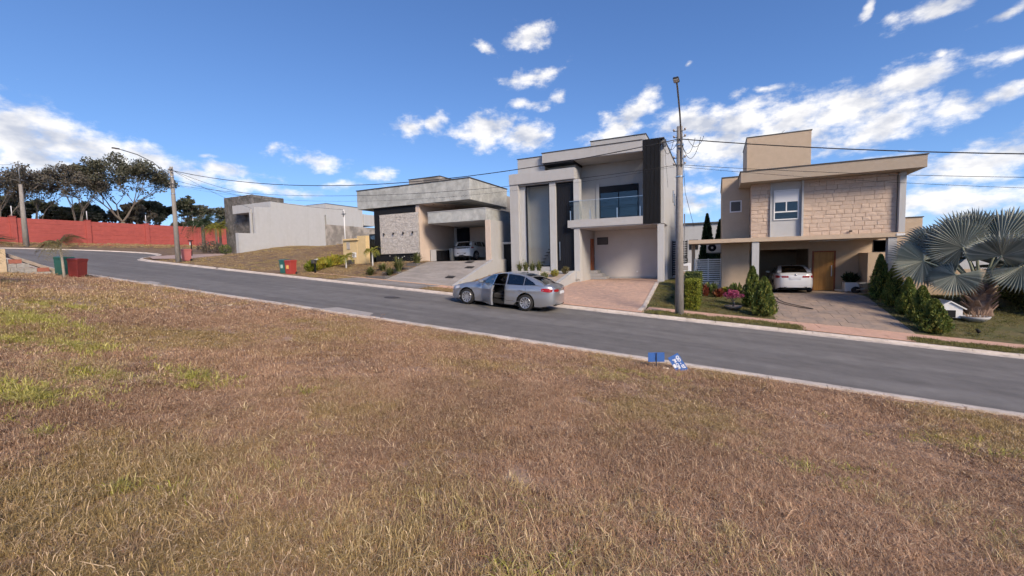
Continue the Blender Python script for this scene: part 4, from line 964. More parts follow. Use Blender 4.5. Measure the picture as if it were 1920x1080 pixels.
def make_car(label, kind, paint, loc, rz, pitch=0, door_open=False, group=None):
    """local X runs from the nose to the tail, Y across, Z up; kind is 'sedan' or 'hatch'"""
    S = kind == 'sedan'
    L = 4.66 if S else 4.06; AX = (.90, .90+(2.67 if S else 2.54)); RW = .325; W2 = .895 if S else .875
    root = thing('car', label, 'car', loc, rz, group); root.rotation_euler = (0, pitch, rz)
    if S:
        belt = [(0,.62),(.12,.70),(.5,.80),(1.25,.92),(2.0,.945),(3.2,.975),(3.9,1.02),(4.35,1.06),(4.58,1.04),(4.66,.98)]
        width = [(0,.55),(.08,.66),(.25,.79),(.6,.86),(1.1,.885),(2.0,W2),(3.2,W2),(3.9,.88),(4.3,.84),(4.55,.76),(4.66,.66)]
        crown = [(0,.02),(.4,.05),(1.2,.085),(1.5,.09),(3.6,.08),(4.0,.05),(4.5,.045),(4.66,.02)]
        roof = [(1.30,.99),(1.70,1.20),(2.10,1.385),(2.5,1.455),(2.9,1.465),(3.3,1.435),(3.7,1.345),(4.0,1.235),(4.28,1.095)]
    else:
        belt = [(0,.64),(.12,.73),(.5,.84),(1.1,.93),(2.0,.97),(3.0,1.0),(3.6,1.03),(3.85,1.03),(4.0,.98),(4.06,.90)]
        width = [(0,.55),(.08,.66),(.25,.79),(.6,.85),(1.1,.87),(2.0,W2),(3.0,W2),(3.5,.87),(3.85,.80),(4.06,.68)]
        crown = [(0,.02),(.4,.05),(1.0,.09),(3.0,.06),(4.06,.02)]
        roof = [(1.15,1.0),(1.5,1.19),(1.85,1.36),(2.25,1.43),(2.8,1.445),(3.3,1.41),(3.62,1.36),(3.72,1.30),(3.86,1.10)]
    sill = .20
    def zb(x):
        z = interp([(0,.26),(.25,.20),(.5,.19),(L-.5,.20),(L-.2,.26),(L,.32)], x)
        for a in AX:
            d = abs(x-a)
            if d < .385: z = max(z, RW+.01+math.sqrt(max(0, .385**2-d*d)))
        return z
    G = [(0,.955),(.18,.985),(.36,1.0),(.52,.994),(.66,.985),(.72,.998),(.86,.975),(1,.93)]
    def side(x, z, s):
        u = (z-sill)/(interp(belt, x)-sill); return s*interp(width, x)*interp(G, u)
    D0, D1 = (1.62, 2.66) if S else (1.45, 2.35)
    D2 = 3.55 if S else 3.2
    xs = set([0, .03, .08, .15, .25, .38, L-.38, L-.25, L-.15, L-.07, L-.02, L, D0, D1, D2])
    for a in AX:
        for k in range(-8, 9): xs.add(round(a+.385*math.sin(k*math.pi/16), 4))
    x = .5
    while x < L-.4: xs.add(round(x, 3)); x += .16
    xs = sorted(q for q in xs if 0 <= q <= L); NL = 12
    body = MB(); doorm = MB()
    def bulge(x, z):      # nose and tail rake
        t = z
        if x < .5: x = x+(.5-x)/.5*(.10*max(0, (t-.55))*1.3+.05*max(0, .36-t))
        if x > L-.5: x = x-(x-L+.5)/.5*(.12*max(0, t-.70)+.18*max(0, .42-t))
        return x
    def P(x, j, s):
        b0 = zb(x); b1 = interp(belt, x); z = b0+(b1-b0)*j/(NL-1); return (bulge(x, z), side(x, z, s), z)
    for s in (-1, 1):
        for i in range(len(xs)-1):
            tgt = doorm if (door_open and s < 0 and xs[i] >= D0-.001 and xs[i+1] <= D1+.001) else body
            for j in range(NL-1): tgt.quad(P(xs[i], j, s), P(xs[i+1], j, s), P(xs[i+1], j+1, s), P(xs[i], j+1, s), True)
    # bonnet, cowl and boot deck
    cowl, deck = (1.36, 4.22) if S else (1.2, 3.84)
    NV = 9
    def deckP(x, k):
        b1 = interp(belt, x); w = abs(side(x, b1, 1)); v = -1+2*k/(NV-1); return (bulge(x, b1), v*w, b1+interp(crown, x)*(1-abs(v)**2.6))
    for i in range(len(xs)-1):
        if xs[i] < cowl+.15 or xs[i+1] > deck-.1:
            for k in range(NV-1): body.quad(deckP(xs[i], k), deckP(xs[i+1], k), deckP(xs[i+1], k+1), deckP(xs[i], k+1), True)
    for x in (0, L):      # nose and tail faces
        for j in range(NL-1):
            a, b = P(x, j, -1), P(x, j, 1); c, d = P(x, j+1, -1), P(x, j+1, 1)
            def bow(p, q, t):
                r_ = [p[i]+(q[i]-p[i])*t for i in range(3)]; r_[0] += (-1 if x == 0 else 1)*.10*(1-(2*t-1)**2); return tuple(r_)
            for k in range(6): body.quad(bow(a, b, k/6), bow(a, b, (k+1)/6), bow(c, d, (k+1)/6), bow(c, d, k/6), True)
        def bow2(t): return tuple(v+(((-1 if x == 0 else 1)*.10*(1-(2*t-1)**2)) if i == 0 else 0) for i, v in enumerate([P(x, NL-1, -1)[q]+(P(x, NL-1, 1)[q]-P(x, NL-1, -1)[q])*t for q in range(3)]))
        for k in range(NV-1):
            a, b = deckP(x, k), deckP(x, k+1); body.quad(a, b, bow2((k+1)/(NV-1)), bow2(k/(NV-1)), True)
    def weld(mb, name, m, par):
        o = mb.build(name, m, par, fix=False); bm = bmesh.new(); bm.from_mesh(o.data); bmesh.ops.remove_doubles(bm, verts=bm.verts, dist=.002); bmesh.ops.recalc_face_normals(bm, faces=bm.faces); bm.to_mesh(o.data); bm.free(); return o
    weld(body, 'body', paint, root)
    # greenhouse
    def gy(x, z, s):
        b1 = interp(belt, x); w0 = abs(side(min(max(x, .1), L-.1), b1, 1))-.015; zr_ = 1.44; t = (z-b1)/(zr_-b1); return s*(w0-(w0-.60)*max(0, t)**1.15*1.0)
    r0, r1 = roof[0][0], roof[-1][0]; gx = [r0+(r1-r0)*k/30 for k in range(31)]
    def edge(x): return interp(roof, x)-(.055 if r0+.5 < x < r1-.3 else .02)
    top = MB(); glass_f = MB(); glass_r = MB(); NR = 9
    ws = 2.06 if S else 1.82; rs = 3.40 if S else 3.60
    def roofP(x, k):
        e = edge(x); c = interp(roof, x); v = -1+2*k/(NR-1); return (x, v*abs(gy(x, e, 1)), e+(c-e)*(1-abs(v)**3))
    for i in range(30):
        for k in range(NR-1):
            q = [roofP(gx[i], k), roofP(gx[i+1], k), roofP(gx[i+1], k+1), roofP(gx[i], k+1)]
            xm = (gx[i]+gx[i+1])/2; inner_ = 0 < k < NR-2
            tgt = top
            if xm < ws and inner_ and xm > r0+.03: tgt = glass_f
            if xm > rs and inner_ and xm < r1-.03: tgt = glass_r
            tgt.quad(*q, True)
    weld(top, 'roof', paint, root); weld(glass_f, 'windscreen', 'car_glass', root); weld(glass_r, 'rear_window', 'car_glass', root)
    if S: WIN = [[(1.60,.975),(2.60,.99),(2.60,1.375),(2.25,1.365),(2.0,1.27)], [(2.73,.99),(3.42,1.005),(3.42,1.325),(3.2,1.36),(2.73,1.385)], [(3.47,1.005),(3.95,1.05),(3.85,1.13),(3.47,1.31)]]
    else: WIN = [[(1.42,1.0),(2.28,1.01),(2.28,1.36),(2.0,1.34),(1.75,1.22)], [(2.40,1.01),(3.12,1.04),(3.05,1.33),(2.40,1.37)], [(3.17,1.05),(3.52,1.10),(3.38,1.29),(3.15,1.32)]]
    outline = [(gx[k], edge(gx[k])+.004) for k in range(31)]
    base = [(r1-(r1-r0)*k/30, interp(belt, r1-(r1-r0)*k/30)-.004) for k in range(31)]
    DW = [(1.50 if S else 1.32, .95), (D1, .965), (D1, 1.405), (2.25 if S else 2.0, 1.385), (1.93 if S else 1.68, 1.26)]     # door window frame
    def panel(polys, s, name, m, par, off=0.0):
        flat = [v for p in polys for v in p]; tri = tessellate_polygon([[Vector((p[0], p[1], 0)) for p in pl] for pl in polys])
        b = MB(); b.add([(p[0], gy(p[0], p[1], s)+s*off, p[1]) for p in flat], [tuple(t) for t in tri]); return b.build(name, m, par)
    for s in (-1, 1):
        opened = door_open and s < 0
        holes = ([DW] if opened else [WIN[0]])+WIN[1:]
        panel([outline+base]+[h[::-1] for h in holes], s, 'pillar_frame', paint, root)
        for k, w in enumerate(WIN):
            if opened and k == 0: continue
            panel([w], s, 'side_window', 'car_glass', root, -.008)
            cx_ = sum(p[0] for p in w)/len(w); cz_ = sum(p[1] for p in w)/len(w)
            panel([[(cx_+(p[0]-cx_)*1.035, cz_+(p[1]-cz_)*1.05) for p in w], [(cx_+(p[0]-cx_)*.975, cz_+(p[1]-cz_)*.965) for p in w][::-1]], s, 'window_trim', 'car_black', root, .004)
    # doors: cut lines and handles
    def strip(mb, pts, s, off, w):
        for (xa, za), (xb, zb_) in zip(pts, pts[1:]):
            mb.quad((xa, side(xa, za, s)+s*off, za), (xb, side(xb, zb_, s)+s*off, zb_), (xb+w[0], side(xb, zb_+w[1], s)+s*off, zb_+w[1]), (xa+w[0], side(xa, za+w[1], s)+s*off, za+w[1]))
    for s in (-1, 1):
        sm = MB()
        for xd in ((D1+.02, D2) if (door_open and s < 0) else (D0, D1+.02, D2)):
            strip(sm, [(xd, .26+k*.11) for k in range(7)], s, .003, (.012, 0))
        sm.build('door_seam', 'car_black', root)
        for xd in ((D2-.20,) if (door_open and s < 0) else (D1-.22, D2-.20)):
            z = .80; y = side(xd, z, s); MB().box(xd-.09, xd+.09, min(y, y+s*.03), max(y, y+s*.03), z-.012, z+.018).build('door_handle', paint, root, bevel=.008)
        ch = MB(); strip(ch, [(D0+.05+k*.2, .345) for k in range(10)], s, .006, (0, .022))
        if not (door_open and s < 0): ch.build('side_moulding', paint, root)
        else:
            ch = MB(); strip(ch, [(D1+.06+k*.15, .345) for k in range(5)], s, .006, (0, .022)); ch.build('side_moulding', 'chrome', root)
        if not (door_open and s < 0):
            mx = D0+.13; MB().box(mx-.08, mx+.06, s*.86-.0, s*.86+s*.20, .98, 1.10).build('wing_mirror', paint, root, bevel=.03) if s > 0 else MB().box(mx-.08, mx+.06, -1.06, -.86, .98, 1.10).build('wing_mirror', paint, root, bevel=.03)
    # arches, underbody, cabin
    under = MB()
    under.box(.35, L-.4, -.80, .80, .17, .22).box(AX[0]+.42, AX[1]-.42, -.84, .84, .19, .30)
    for a in AX:
        for s in (-1, 1):
            n = 14
            for k in range(n):
                t0, t1 = math.pi*k/n, math.pi*(k+1)/n; r_ = .383
                p = [(a+r_*math.cos(t), .335+r_*math.sin(t)) for t in (t0, t1)]
                under.quad((p[0][0], s*.86, p[0][1]), (p[1][0], s*.86, p[1][1]), (p[1][0], s*.58, p[1][1]), (p[0][0], s*.58, p[0][1]))
            under.box(a-.38, a+.38, min(s*.57, s*.58), max(s*.57, s*.58), .2, .72)
    under.build('underbody', 'car_trim', root)
    fl = MB(); fl.box(1.2, L-.8, -.72, .72, .30, .33).box(1.22, 1.30, -.78, .78, .33, .86); fl.build('cabin_floor', 'car_trim', root)
    db = MB(); db.prism([(1.30,.60),(1.62,.66),(1.66,.86),(1.30,.93)], 1, -.76, .76); ds_ = db.build('dashboard', 'car_black', root, bevel=.02)
    MB().tube([(1.82+.03*math.sin(a), -.37+.18*math.cos(a), .84+.18*math.sin(a)) for a in [k*math.pi/8 for k in range(17)]], .015, 6, cap=False).build('steering_wheel', 'car_black', ds_)
    for (xs_, ys_) in ((2.35, -.37), (2.35, .37)):
        se = MB(); se.box(xs_-.35, xs_+.15, ys_-.25, ys_+.25, .33, .56); so_2 = se.build('seat', 'seat_fabric', root, bevel=.05)
        bk = MB(); bk.prism([(xs_+.08,.5),(xs_+.24,.5),(xs_+.40,1.10),(xs_+.28,1.12)], 1, ys_-.24, ys_+.24); bk.build('backrest', 'seat_fabric', so_2, bevel=.03)
        MB().box(xs_+.30, xs_+.40, ys_-.12, ys_+.12, 1.13, 1.30).build('headrest', 'seat_fabric', so_2, bevel=.03)
    rb = MB(); rb.box(3.0, 3.45, -.68, .68, .35, .58).prism([(3.35,.58),(3.5,.58),(3.72,1.05),(3.62,1.06)], 1, -.68, .68); rb.build('rear_bench', 'seat_fabric', root, bevel=.03)
    # wheels
    tyre = MB().lathe([(.215, -.09), (.30, -.10), (.322, -.075), (.325, -.03), (.325, .03), (.322, .075), (.30, .10), (.215, .09)], n=32, axis=1)
    disc = MB().lathe([(.0, -.055), (.19, -.045), (.215, -.085), (.222, -.09), (.222, -.02), (0, -.02)], n=32, axis=1)
    for a in AX:
        for s in (-1, 1):
            w = bpy.data.objects.new('wheel', None); COL.objects.link(w); w.parent = root; w.location = (a, s*.785, RW); w.rotation_euler = (0, 0, 0 if s < 0 else math.pi); w.empty_display_size = .1
            tyre.build('tyre', 'rubber', w); disc.build('brake_well', 'car_black', w)
            sp = MB(); n = 10 if S else 5
            for k in range(n):
                t = 2*math.pi*k/n; u = (math.cos(t), math.sin(t)); v = (-u[1], u[0])
                def q(r_, d, y): return (u[0]*r_+v[0]*d, y, u[1]*r_+v[1]*d)
                wd_ = .022 if S else .035
                sp.quad(q(.03, -wd_*.8, -.075), q(.03, wd_*.8, -.075), q(.205, wd_*1.5, -.088), q(.205, -wd_*1.5, -.088))
            sp.lathe([(0, -.082), (.035, -.082), (.045, -.07)], n=14, axis=1); sp.lathe([(.198, -.086), (.212, -.097), (.226, -.094), (.226, -.08)], n=32, axis=1)
            sp.build('rim', 'rim_alloy', w)
    # lamps, plates, bumpers
    for s in (-1, 1):
        if S:
            tl = MB(); prof = [(4.20,.83,.93),(4.36,.815,.95),(4.50,.81,.945),(4.585,.815,.935)]
            for (xa, a0, a1), (xb, b0, b1) in zip(prof, prof[1:]):
                tl.quad(*[(bulge(x_, z_)+.004, side(x_, z_, s)+s*.006, z_) for x_, z_ in ((xa, a0), (xb, b0), (xb, b1), (xa, a1))], True)
            zt = ((.815, .935)); yb_ = [side(4.60, .87, s), s*.30]
            def tail_x(y): return L+.10*(1-(y/ .62)**2)-.02 if abs(y) < .62 else L-.045-.35*(abs(y)-.62)
            n = 6; ys = [s*(.74-.44*k/n) for k in range(n+1)]
            for y0, y1 in zip(ys, ys[1:]): tl.quad((tail_x(y0)+.012, y0, .825), (tail_x(y1)+.012, y1, .835), (tail_x(y1)+.012, y1, .90), (tail_x(y0)+.012, y0, .935), True)
            tl.build('tail_light', 'tail_red', root)
        else:
            tl = MB()
            for (xa, xb) in ((3.72, 3.86), (3.86, 3.97)): tl.quad(*[(bulge(x_, z_)+.006, side(x_, z_, s)+s*.006, z_) for x_, z_ in ((xa, .88), (xb, .87), (xb, .96), (xa, .97))], True)
            tl.build('tail_light', 'tail_red', root)
        hl = MB()
        for (xa, xb, a0, a1, b0, b1) in ((.10,.30,.58,.66,.60,.72),(.30,.52,.60,.72,.66,.76)): hl.quad(*[(bulge(x_, z_)-.004, side(x_, z_, s)+s*.006, z_) for x_, z_ in ((xa, a0), (xb, b0), (xb, b1), (xa, a1))], True)
        hl.build('headlight', 'lens_clear', root)
    xr = L+.10
    if S:
        pl = MB().box(xr-.01, xr+.006, -.24, .24, .74, .86).build('number_plate', 'plate_white', root)
        MB().box(xr-.16, xr-.055, -.50, .50, .27, .36).build('bumper_insert', 'car_trim', root, bevel=.02); MB().box(xr-.09, xr-.045, -.42, .42, .365, .385).build('bumper_trim', 'chrome', root)
        MB().lathe([(0, 0), (.05, 0), (.05, .008), (0, .008)], (xr-.03, 0, .97), 16, axis=0).build('badge', 'chrome', root)
        MB().lathe([(0, 0), (.03, .0), (.012, .06), (0, .07)], (3.25, 0, 1.435), 8).build('roof_antenna', 'car_black', root)
    else:
        bd = MB()
        n = 8; ys = [-.66+1.32*k/n for k in range(n+1)]
        def tx(y): return xr-.10*(y/.62)**2+.004
        for y0, y1 in zip(ys, ys[1:]): bd.quad((tx(y0)-.02, y0, .86), (tx(y1)-.02, y1, .86), (tx(y1)-.035, y1, .95), (tx(y0)-.035, y0, .95), True)
        bd.build('tail_band', 'car_black', root)
        bp = MB()
        for y0, y1 in zip(ys, ys[1:]): bp.quad((tx(y0)-.012, y0*.92, .33), (tx(y1)-.012, y1*.92, .33), (tx(y1)+.004, y1, .55), (tx(y0)+.004, y0, .55), True)
        bp.build('bumper_insert', 'car_black', root)
        pl = MB().box(xr-.0, xr+.016, -.22, .22, .42, .53).build('number_plate', 'plate_white', root)
        MB().prism([(3.50,1.40),(3.86,1.36),(3.84,1.33),(3.5,1.36)], 1, -.55, .55).build('spoiler', paint, root)
    MB().box(-.105, -.08, -.26, .26, .30, .42).box(-.10, -.07, -.24, .24, .50, .58).build('grille', 'car_black', root)
    # open driver's door
    if door_open:
        hg = bpy.data.objects.new('driver_door', None); COL.objects.link(hg); hg.parent = root
        hx, hy = D0, side(D0, .6, -1)+.02
        hg.location = (hx, hy, 0); hg.rotation_euler = (0, 0, -R(40))
        def loc_(mb):
            mb.v = [(v[0]-hx, v[1]-hy, v[2]) for v in mb.v]; return mb
        # rotate about the hinge: door runs along +X from the hinge when shut
        weld(loc_(doorm), 'door_skin', paint, hg)
        inn = MB()
        for (x_a, x_b) in ((D0+.01, D0+.5), (D0+.5, D1-.01)):
            inn.quad((x_a, side(x_a, .3, -1)+.06, .26), (x_b, side(x_b, .3, -1)+.06, .26), (x_b, side(x_b, .9, -1)+.09, .93), (x_a, side(x_a, .9, -1)+.09, .93))
        loc_(inn).build('door_lining', 'car_trim', hg)
        ed = MB()
        for j in range(NL-1):
            a, b = P(D1, j, -1), P(D1, j+1, -1); ed.quad(a, b, (b[0], b[1]+.08, b[2]), (a[0], a[1]+.08, a[2]))
        loc_(ed).build('door_edge', paint, hg)
        b = MB(); fr = DW; inner_p = WIN[0]; polys = [fr, inner_p[::-1]]; tri = tessellate_polygon([[Vector((p[0], p[1], 0)) for p in pl_] for pl_ in polys])
        b.add([(p[0], gy(p[0], p[1], -1), p[1]) for p in fr+inner_p[::-1]], [tuple(t) for t in tri]); loc_(b).build('window_frame', paint, hg)
        b = MB(); tri = tessellate_polygon([[Vector((p[0], p[1], 0)) for p in inner_p]]); b.add([(p[0], gy(p[0], p[1], -1)+.01, p[1]) for p in inner_p], [tuple(t) for t in tri]); loc_(b).build('window_pane', 'car_glass_clear', hg)
        mx = D0+.15; loc_(MB().box(mx-.08, mx+.06, -1.08, -.88, .98, 1.10)).build('wing_mirror', paint, hg, bevel=.03)
        y = side(D1-.2, .8, -1); loc_(MB().box(D1-.29, D1-.11, y-.03, y, .79, .82)).build('door_handle', paint, hg, bevel=.008)
    return root
SIL_X = -9.42-.90
make_car('silver sedan parked on the road with its driver door open', 'sedan', 'silver_paint', (SIL_X, 16.16, zr(SIL_X)+.004), 0, math.atan(GRADE), True)
make_car('white sedan parked in the garage of the beige house, tail outward', 'sedan', 'white_car_paint', (3.74, 26.35+4.66, PAD3), -math.pi/2)
make_car('white hatchback parked in the carport of the grey house', 'hatch', 'white_car_paint', (-16.72, 26.75+4.06, 0.0), -math.pi/2)
# ================================================================== VEGETATION
def leaf_mat(name, c1, c2, c3=None, scale=1.5, rough=.6, trans=.25, spec=.3):
    """foliage: colour mixed by noise and per-leaf chance, a little light passing through"""
    M = bpy.data.materials.new(name); M.use_nodes = True; T = NT(M.node_tree); b = T.n['Principled BSDF']; out = T.n['Material Output']
    pos = T.new('ShaderNodeNewGeometry'); n = T.noise(pos.outputs['Position'], scale, 4, .65)
    col = T.mix(T.maprange(n, .35, .65), c1, c2)
    if c3: col = T.mix(T.maprange(pos.outputs['Random Per Island'], .72, .95), col, c3)
    col = T.vmath('SCALE', col, T.maprange(pos.outputs['Random Per Island'], 0, 1, .72, 1.3, False))
    T.l.new(col, b.inputs['Base Color']); b.inputs['Roughness'].default_value = rough; b.inputs['Specular IOR Level'].default_value = spec
    tr = T.new('ShaderNodeBsdfTranslucent'); T.l.new(col, tr.inputs['Color']); mx = T.new('ShaderNodeMixShader'); mx.inputs[0].default_value = trans
    T.l.new(b.outputs[0], mx.inputs[1]); T.l.new(tr.outputs[0], mx.inputs[2]); T.l.new(mx.outputs[0], out.inputs[0]); MATS[name] = M; return M
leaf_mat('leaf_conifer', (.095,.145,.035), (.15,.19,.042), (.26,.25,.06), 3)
leaf_mat('leaf_conifer_inner', (.022,.040,.012), (.03,.045,.014), None, 4)  # darkened leaf green: shade inside crowns and hedges put into the colour
leaf_mat('leaf_cypress', (.034,.062,.026), (.05,.075,.03), None, 2)
leaf_mat('leaf_hedge', (.13,.17,.018), (.19,.21,.022), (.28,.27,.04), 4)
leaf_mat('leaf_dark', (.065,.080,.048), (.092,.10,.062), (.12,.11,.075), .6)
leaf_mat('leaf_olive', (.095,.102,.068), (.12,.12,.082), (.15,.135,.10), .5)
leaf_mat('leaf_brown', (.125,.110,.090), (.15,.13,.105), (.11,.11,.085), .5)
leaf_mat('leaf_palm', (.16,.18,.03), (.24,.23,.035), (.30,.25,.06), 2)
leaf_mat('leaf_palm_dark', (.028,.05,.022), (.045,.066,.028), None, 2)
leaf_mat('leaf_palm_dry', (.14,.125,.05), (.20,.16,.075), (.10,.10,.045), 2)
leaf_mat('leaf_silver', (.20,.23,.21), (.26,.285,.25), (.31,.32,.275), 1.5, .5, .15, .4)
leaf_mat('leaf_strap', (.11,.14,.05), (.17,.18,.06), (.26,.25,.11), 3)
leaf_mat('leaf_yellow', (.30,.27,.035), (.38,.32,.05), (.20,.20,.03), 4)
leaf_mat('leaf_red', (.20,.035,.025), (.13,.05,.03), (.25,.09,.03), 5)
leaf_mat('leaf_green', (.07,.11,.03), (.12,.15,.04), (.2,.2,.07), 4)
leaf_mat('flower_pink', (.52,.10,.22), (.40,.06,.16), (.6,.2,.3), 6)
mat('bark', (.16,.135,.115), .95, var=.25, vscale=3, bump=.6, bscale=12, col2=(.17,.14,.115)); mat('bark_pale', (.33,.28,.235), .95, var=.2, vscale=2, bump=.5, bscale=12, col2=(.24,.2,.17))
mat('palm_boot', (.20,.125,.095), .9, var=.3, vscale=4, bump=.5, bscale=20, col2=(.30,.21,.16)); mat('palm_trunk_pale', (.36,.32,.26), .9, var=.2, vscale=4, bump=.4, bscale=20)
mat('petiole', (.22,.24,.17), .6, var=.1, vscale=3)

def conifer(label, x, y, z, h, r, seed, m='leaf_conifer', n=3600, leaf=.11, slim=False, group=None, name='conifer', cat='conifer'):
    rng = np.random.default_rng(seed); t = thing(name, label, cat, (x, y, z), 0, group)
    MB().tube([(0, 0, -.1), (0, 0, h*.5)], [.05, .02], 6).build('trunk', 'bark', t)
    def prof(u): return np.minimum(1, (np.asarray(u)/.16+.25)**.5)*(1-np.asarray(u))**(.62 if not slim else .75)*1.1
    u = rng.uniform(0, 1, n)**.9; a = rng.uniform(0, 2*np.pi, n)
    lump = 1+.16*np.sin(a*5+u*9+seed)+.12*np.sin(a*9-u*17+seed*2)
    rad = r*prof(u)*lump*np.sqrt(rng.uniform(.62, 1.06, n))
    C = np.stack([rad*np.cos(a), rad*np.sin(a), .04*h+u*h*.96], 1)
    d = np.stack([np.cos(a)*.55, np.sin(a)*.55, np.ones(n)*1.1], 1)
    V, F = leaf_quads(C, leaf, rng, 0, 2.4, d)
    mesh_np('crown', V, F, m, t)
    core = MB(); core.lathe([(float(r*.74*prof(np.array(q))), .05*h+h*.93*q) for q in (0, .1, .25, .4, .55, .7, .85, .95, 1.0)], n=14); core.build('shade_core', 'leaf_conifer_inner', t)  # solid dark core closes the crown and paints in its inner shade
    return t
def clump_leaves(n, R_, rng, flat=1.0):
    d = rng.normal(size=(n, 3)); d /= np.linalg.norm(d, axis=1, keepdims=True); rr_ = rng.uniform(.25, 1, n)[:, None]**.5
    return d*rr_*np.array([R_, R_, R_*flat])
def shrub(label, x, y, z, r, h, seed, m, n=500, leaf=.14, aspect=2.6, up=.3, group=None, name='shrub', cat='shrub', stem='bark'):
    rng = np.random.default_rng(seed); t = thing(name, label, cat, (x, y, z), 0, group)
    C = clump_leaves(n, 1.0, rng)*np.array([r, r, h*.5])+np.array([0, 0, h*.55]); d = C-np.array([0, 0, h*.1]); d /= np.linalg.norm(d, axis=1, keepdims=True)
    V, F = leaf_quads(C, leaf, rng, up, aspect, d*1.4); mesh_np('crown', V, F, m, t)
    st_ = MB()
    for k in range(5): a = k*1.3+seed; st_.tube([(0, 0, -.05), (r*.35*math.cos(a), r*.35*math.sin(a), h*.6)], [.02, .008], 5)
    st_.build('stem', stem, t); return t
def strap_plant(label, x, y, z, R_, h, seed, m='leaf_strap', n=70, w=.035, group=None, name='strap_leaf_plant', flowers=0, cat='plant'):
    """tuft of arching strap leaves"""
    rng = random.Random(seed); t = thing(name, label, cat, (x, y, z), 0, group); b = MB()
    for k in range(n):
        a = rng.uniform(0, 6.283); o_ = rng.uniform(.25, 1)*R_; hh = h*rng.uniform(.65, 1.1)*(1-.35*(o_/R_)**2); base = (rng.uniform(-.08, .08), rng.uniform(-.08, .08)); ux, uy = math.cos(a), math.sin(a); ww = w*rng.uniform(.7, 1.2)
        pts = []
        for s in range(5):
            q = s/4; pts.append((base[0]+ux*o_*q**1.4, base[1]+uy*o_*q**1.4, hh*(1-(1-q)**1.8)-(.22*hh*q**3 if o_ > .5*R_ else 0)))
        vs = []
        for s, p in enumerate(pts):
            k_ = ww*(1-s/4.2)*.5; vs += [(p[0]-uy*k_, p[1]+ux*k_, p[2]), (p[0]+uy*k_, p[1]-ux*k_, p[2])]
        b.add(vs, [(2*s, 2*s+1, 2*s+3, 2*s+2) for s in range(4)], True)
    b.build('leaves', m, t, fix=False)
    if flowers:
        f = MB()
        for k in range(flowers):
            a = rng.uniform(0, 6.28); o_ = rng.uniform(.1, .6)*R_; zz = h*rng.uniform(.8, 1.15); f.lathe([(0, -.03), (.035, 0), (0, .03)], (o_*math.cos(a), o_*math.sin(a), zz), 6)
        f.build('flowers', 'white_metal', t)
    return t
FROND = {}
def frond_mesh(key, L, droop, m, nl=26, lw=.03, ll=.42, vee=.35):
    """feather frond along +X: arched rib with leaflets"""
    if key in FROND: return FROND[key]
    rng = random.Random(key.__hash__() % 1000 if not isinstance(key, str) else sum(map(ord, key))); b = MB(); P = []
    for s in range(13):
        q = s/12; P.append(Vector((L*q*(1-.18*droop*q), 0, L*(.34*q-.62*droop*q*q*q-.18*q*q))))
    b.tube(P, [.018*(1-.8*s/12)*max(1, L/1.5) for s in range(13)], 4, smooth=True)
    for k in range(nl):
        q = .12+.88*k/(nl-1); f_ = q*12; i = min(int(f_), 11); p = P[i].lerp(P[i+1], f_-i); tg = (P[i+1]-P[i]).normalized()
        le = L*ll*math.sin(math.pi*(.12+.80*q))**.7*rng.uniform(.85, 1.1)
        for s in (-1, 1):
            d = (tg*.75+Vector((0, s, 0))*.8+Vector((0, 0, vee*rng.uniform(.6, 1.2)))).normalized(); e = p+d*le+Vector((0, 0, -.45*le*droop-.12*le)); md = p+d*le*.5
            w_ = lw*max(.8, L/1.6); u = tg*w_*.5
            b.add([p-u*.6, p+u*.6, md+u, e, md-u], [(0, 1, 2, 4), (4, 2, 3)], True)
    o = b.build('tmp', m, fix=False); FROND[key] = o.data; bpy.data.objects.remove(o); return FROND[key]
def feather_palm(label, x, y, z, h, nf, L, droop, m, seed, tm='palm_trunk_pale', r0=.06, lean=(0, 0), elev=(0, 75), group=None, name='palm'):
    rng = random.Random(seed); t = thing(name, label, 'palm', (x, y, z), 0, group)
    MB().tube([(0, 0, -.1), (lean[0]*.4, lean[1]*.4, h*.5), (lean[0], lean[1], h)], [r0*1.25, r0, r0*.9], 8).build('trunk', tm, t)
    ms = [frond_mesh(m+'_%.1f_%d' % (L, k), L*(1-.1*k), droop*(.8+.25*k), m) for k in range(3)]
    for k in range(nf):
        o = bpy.data.objects.new('frond', ms[k % 3]); COL.objects.link(o); o.parent = t; o.location = (lean[0], lean[1], h-.03)
        e = elev[0]+(elev[1]-elev[0])*((k*.618) % 1); o.rotation_euler = (rng.uniform(-.3, .3), -R(e)*.8, k*2.39996+rng.uniform(-.2, .2))
    return t

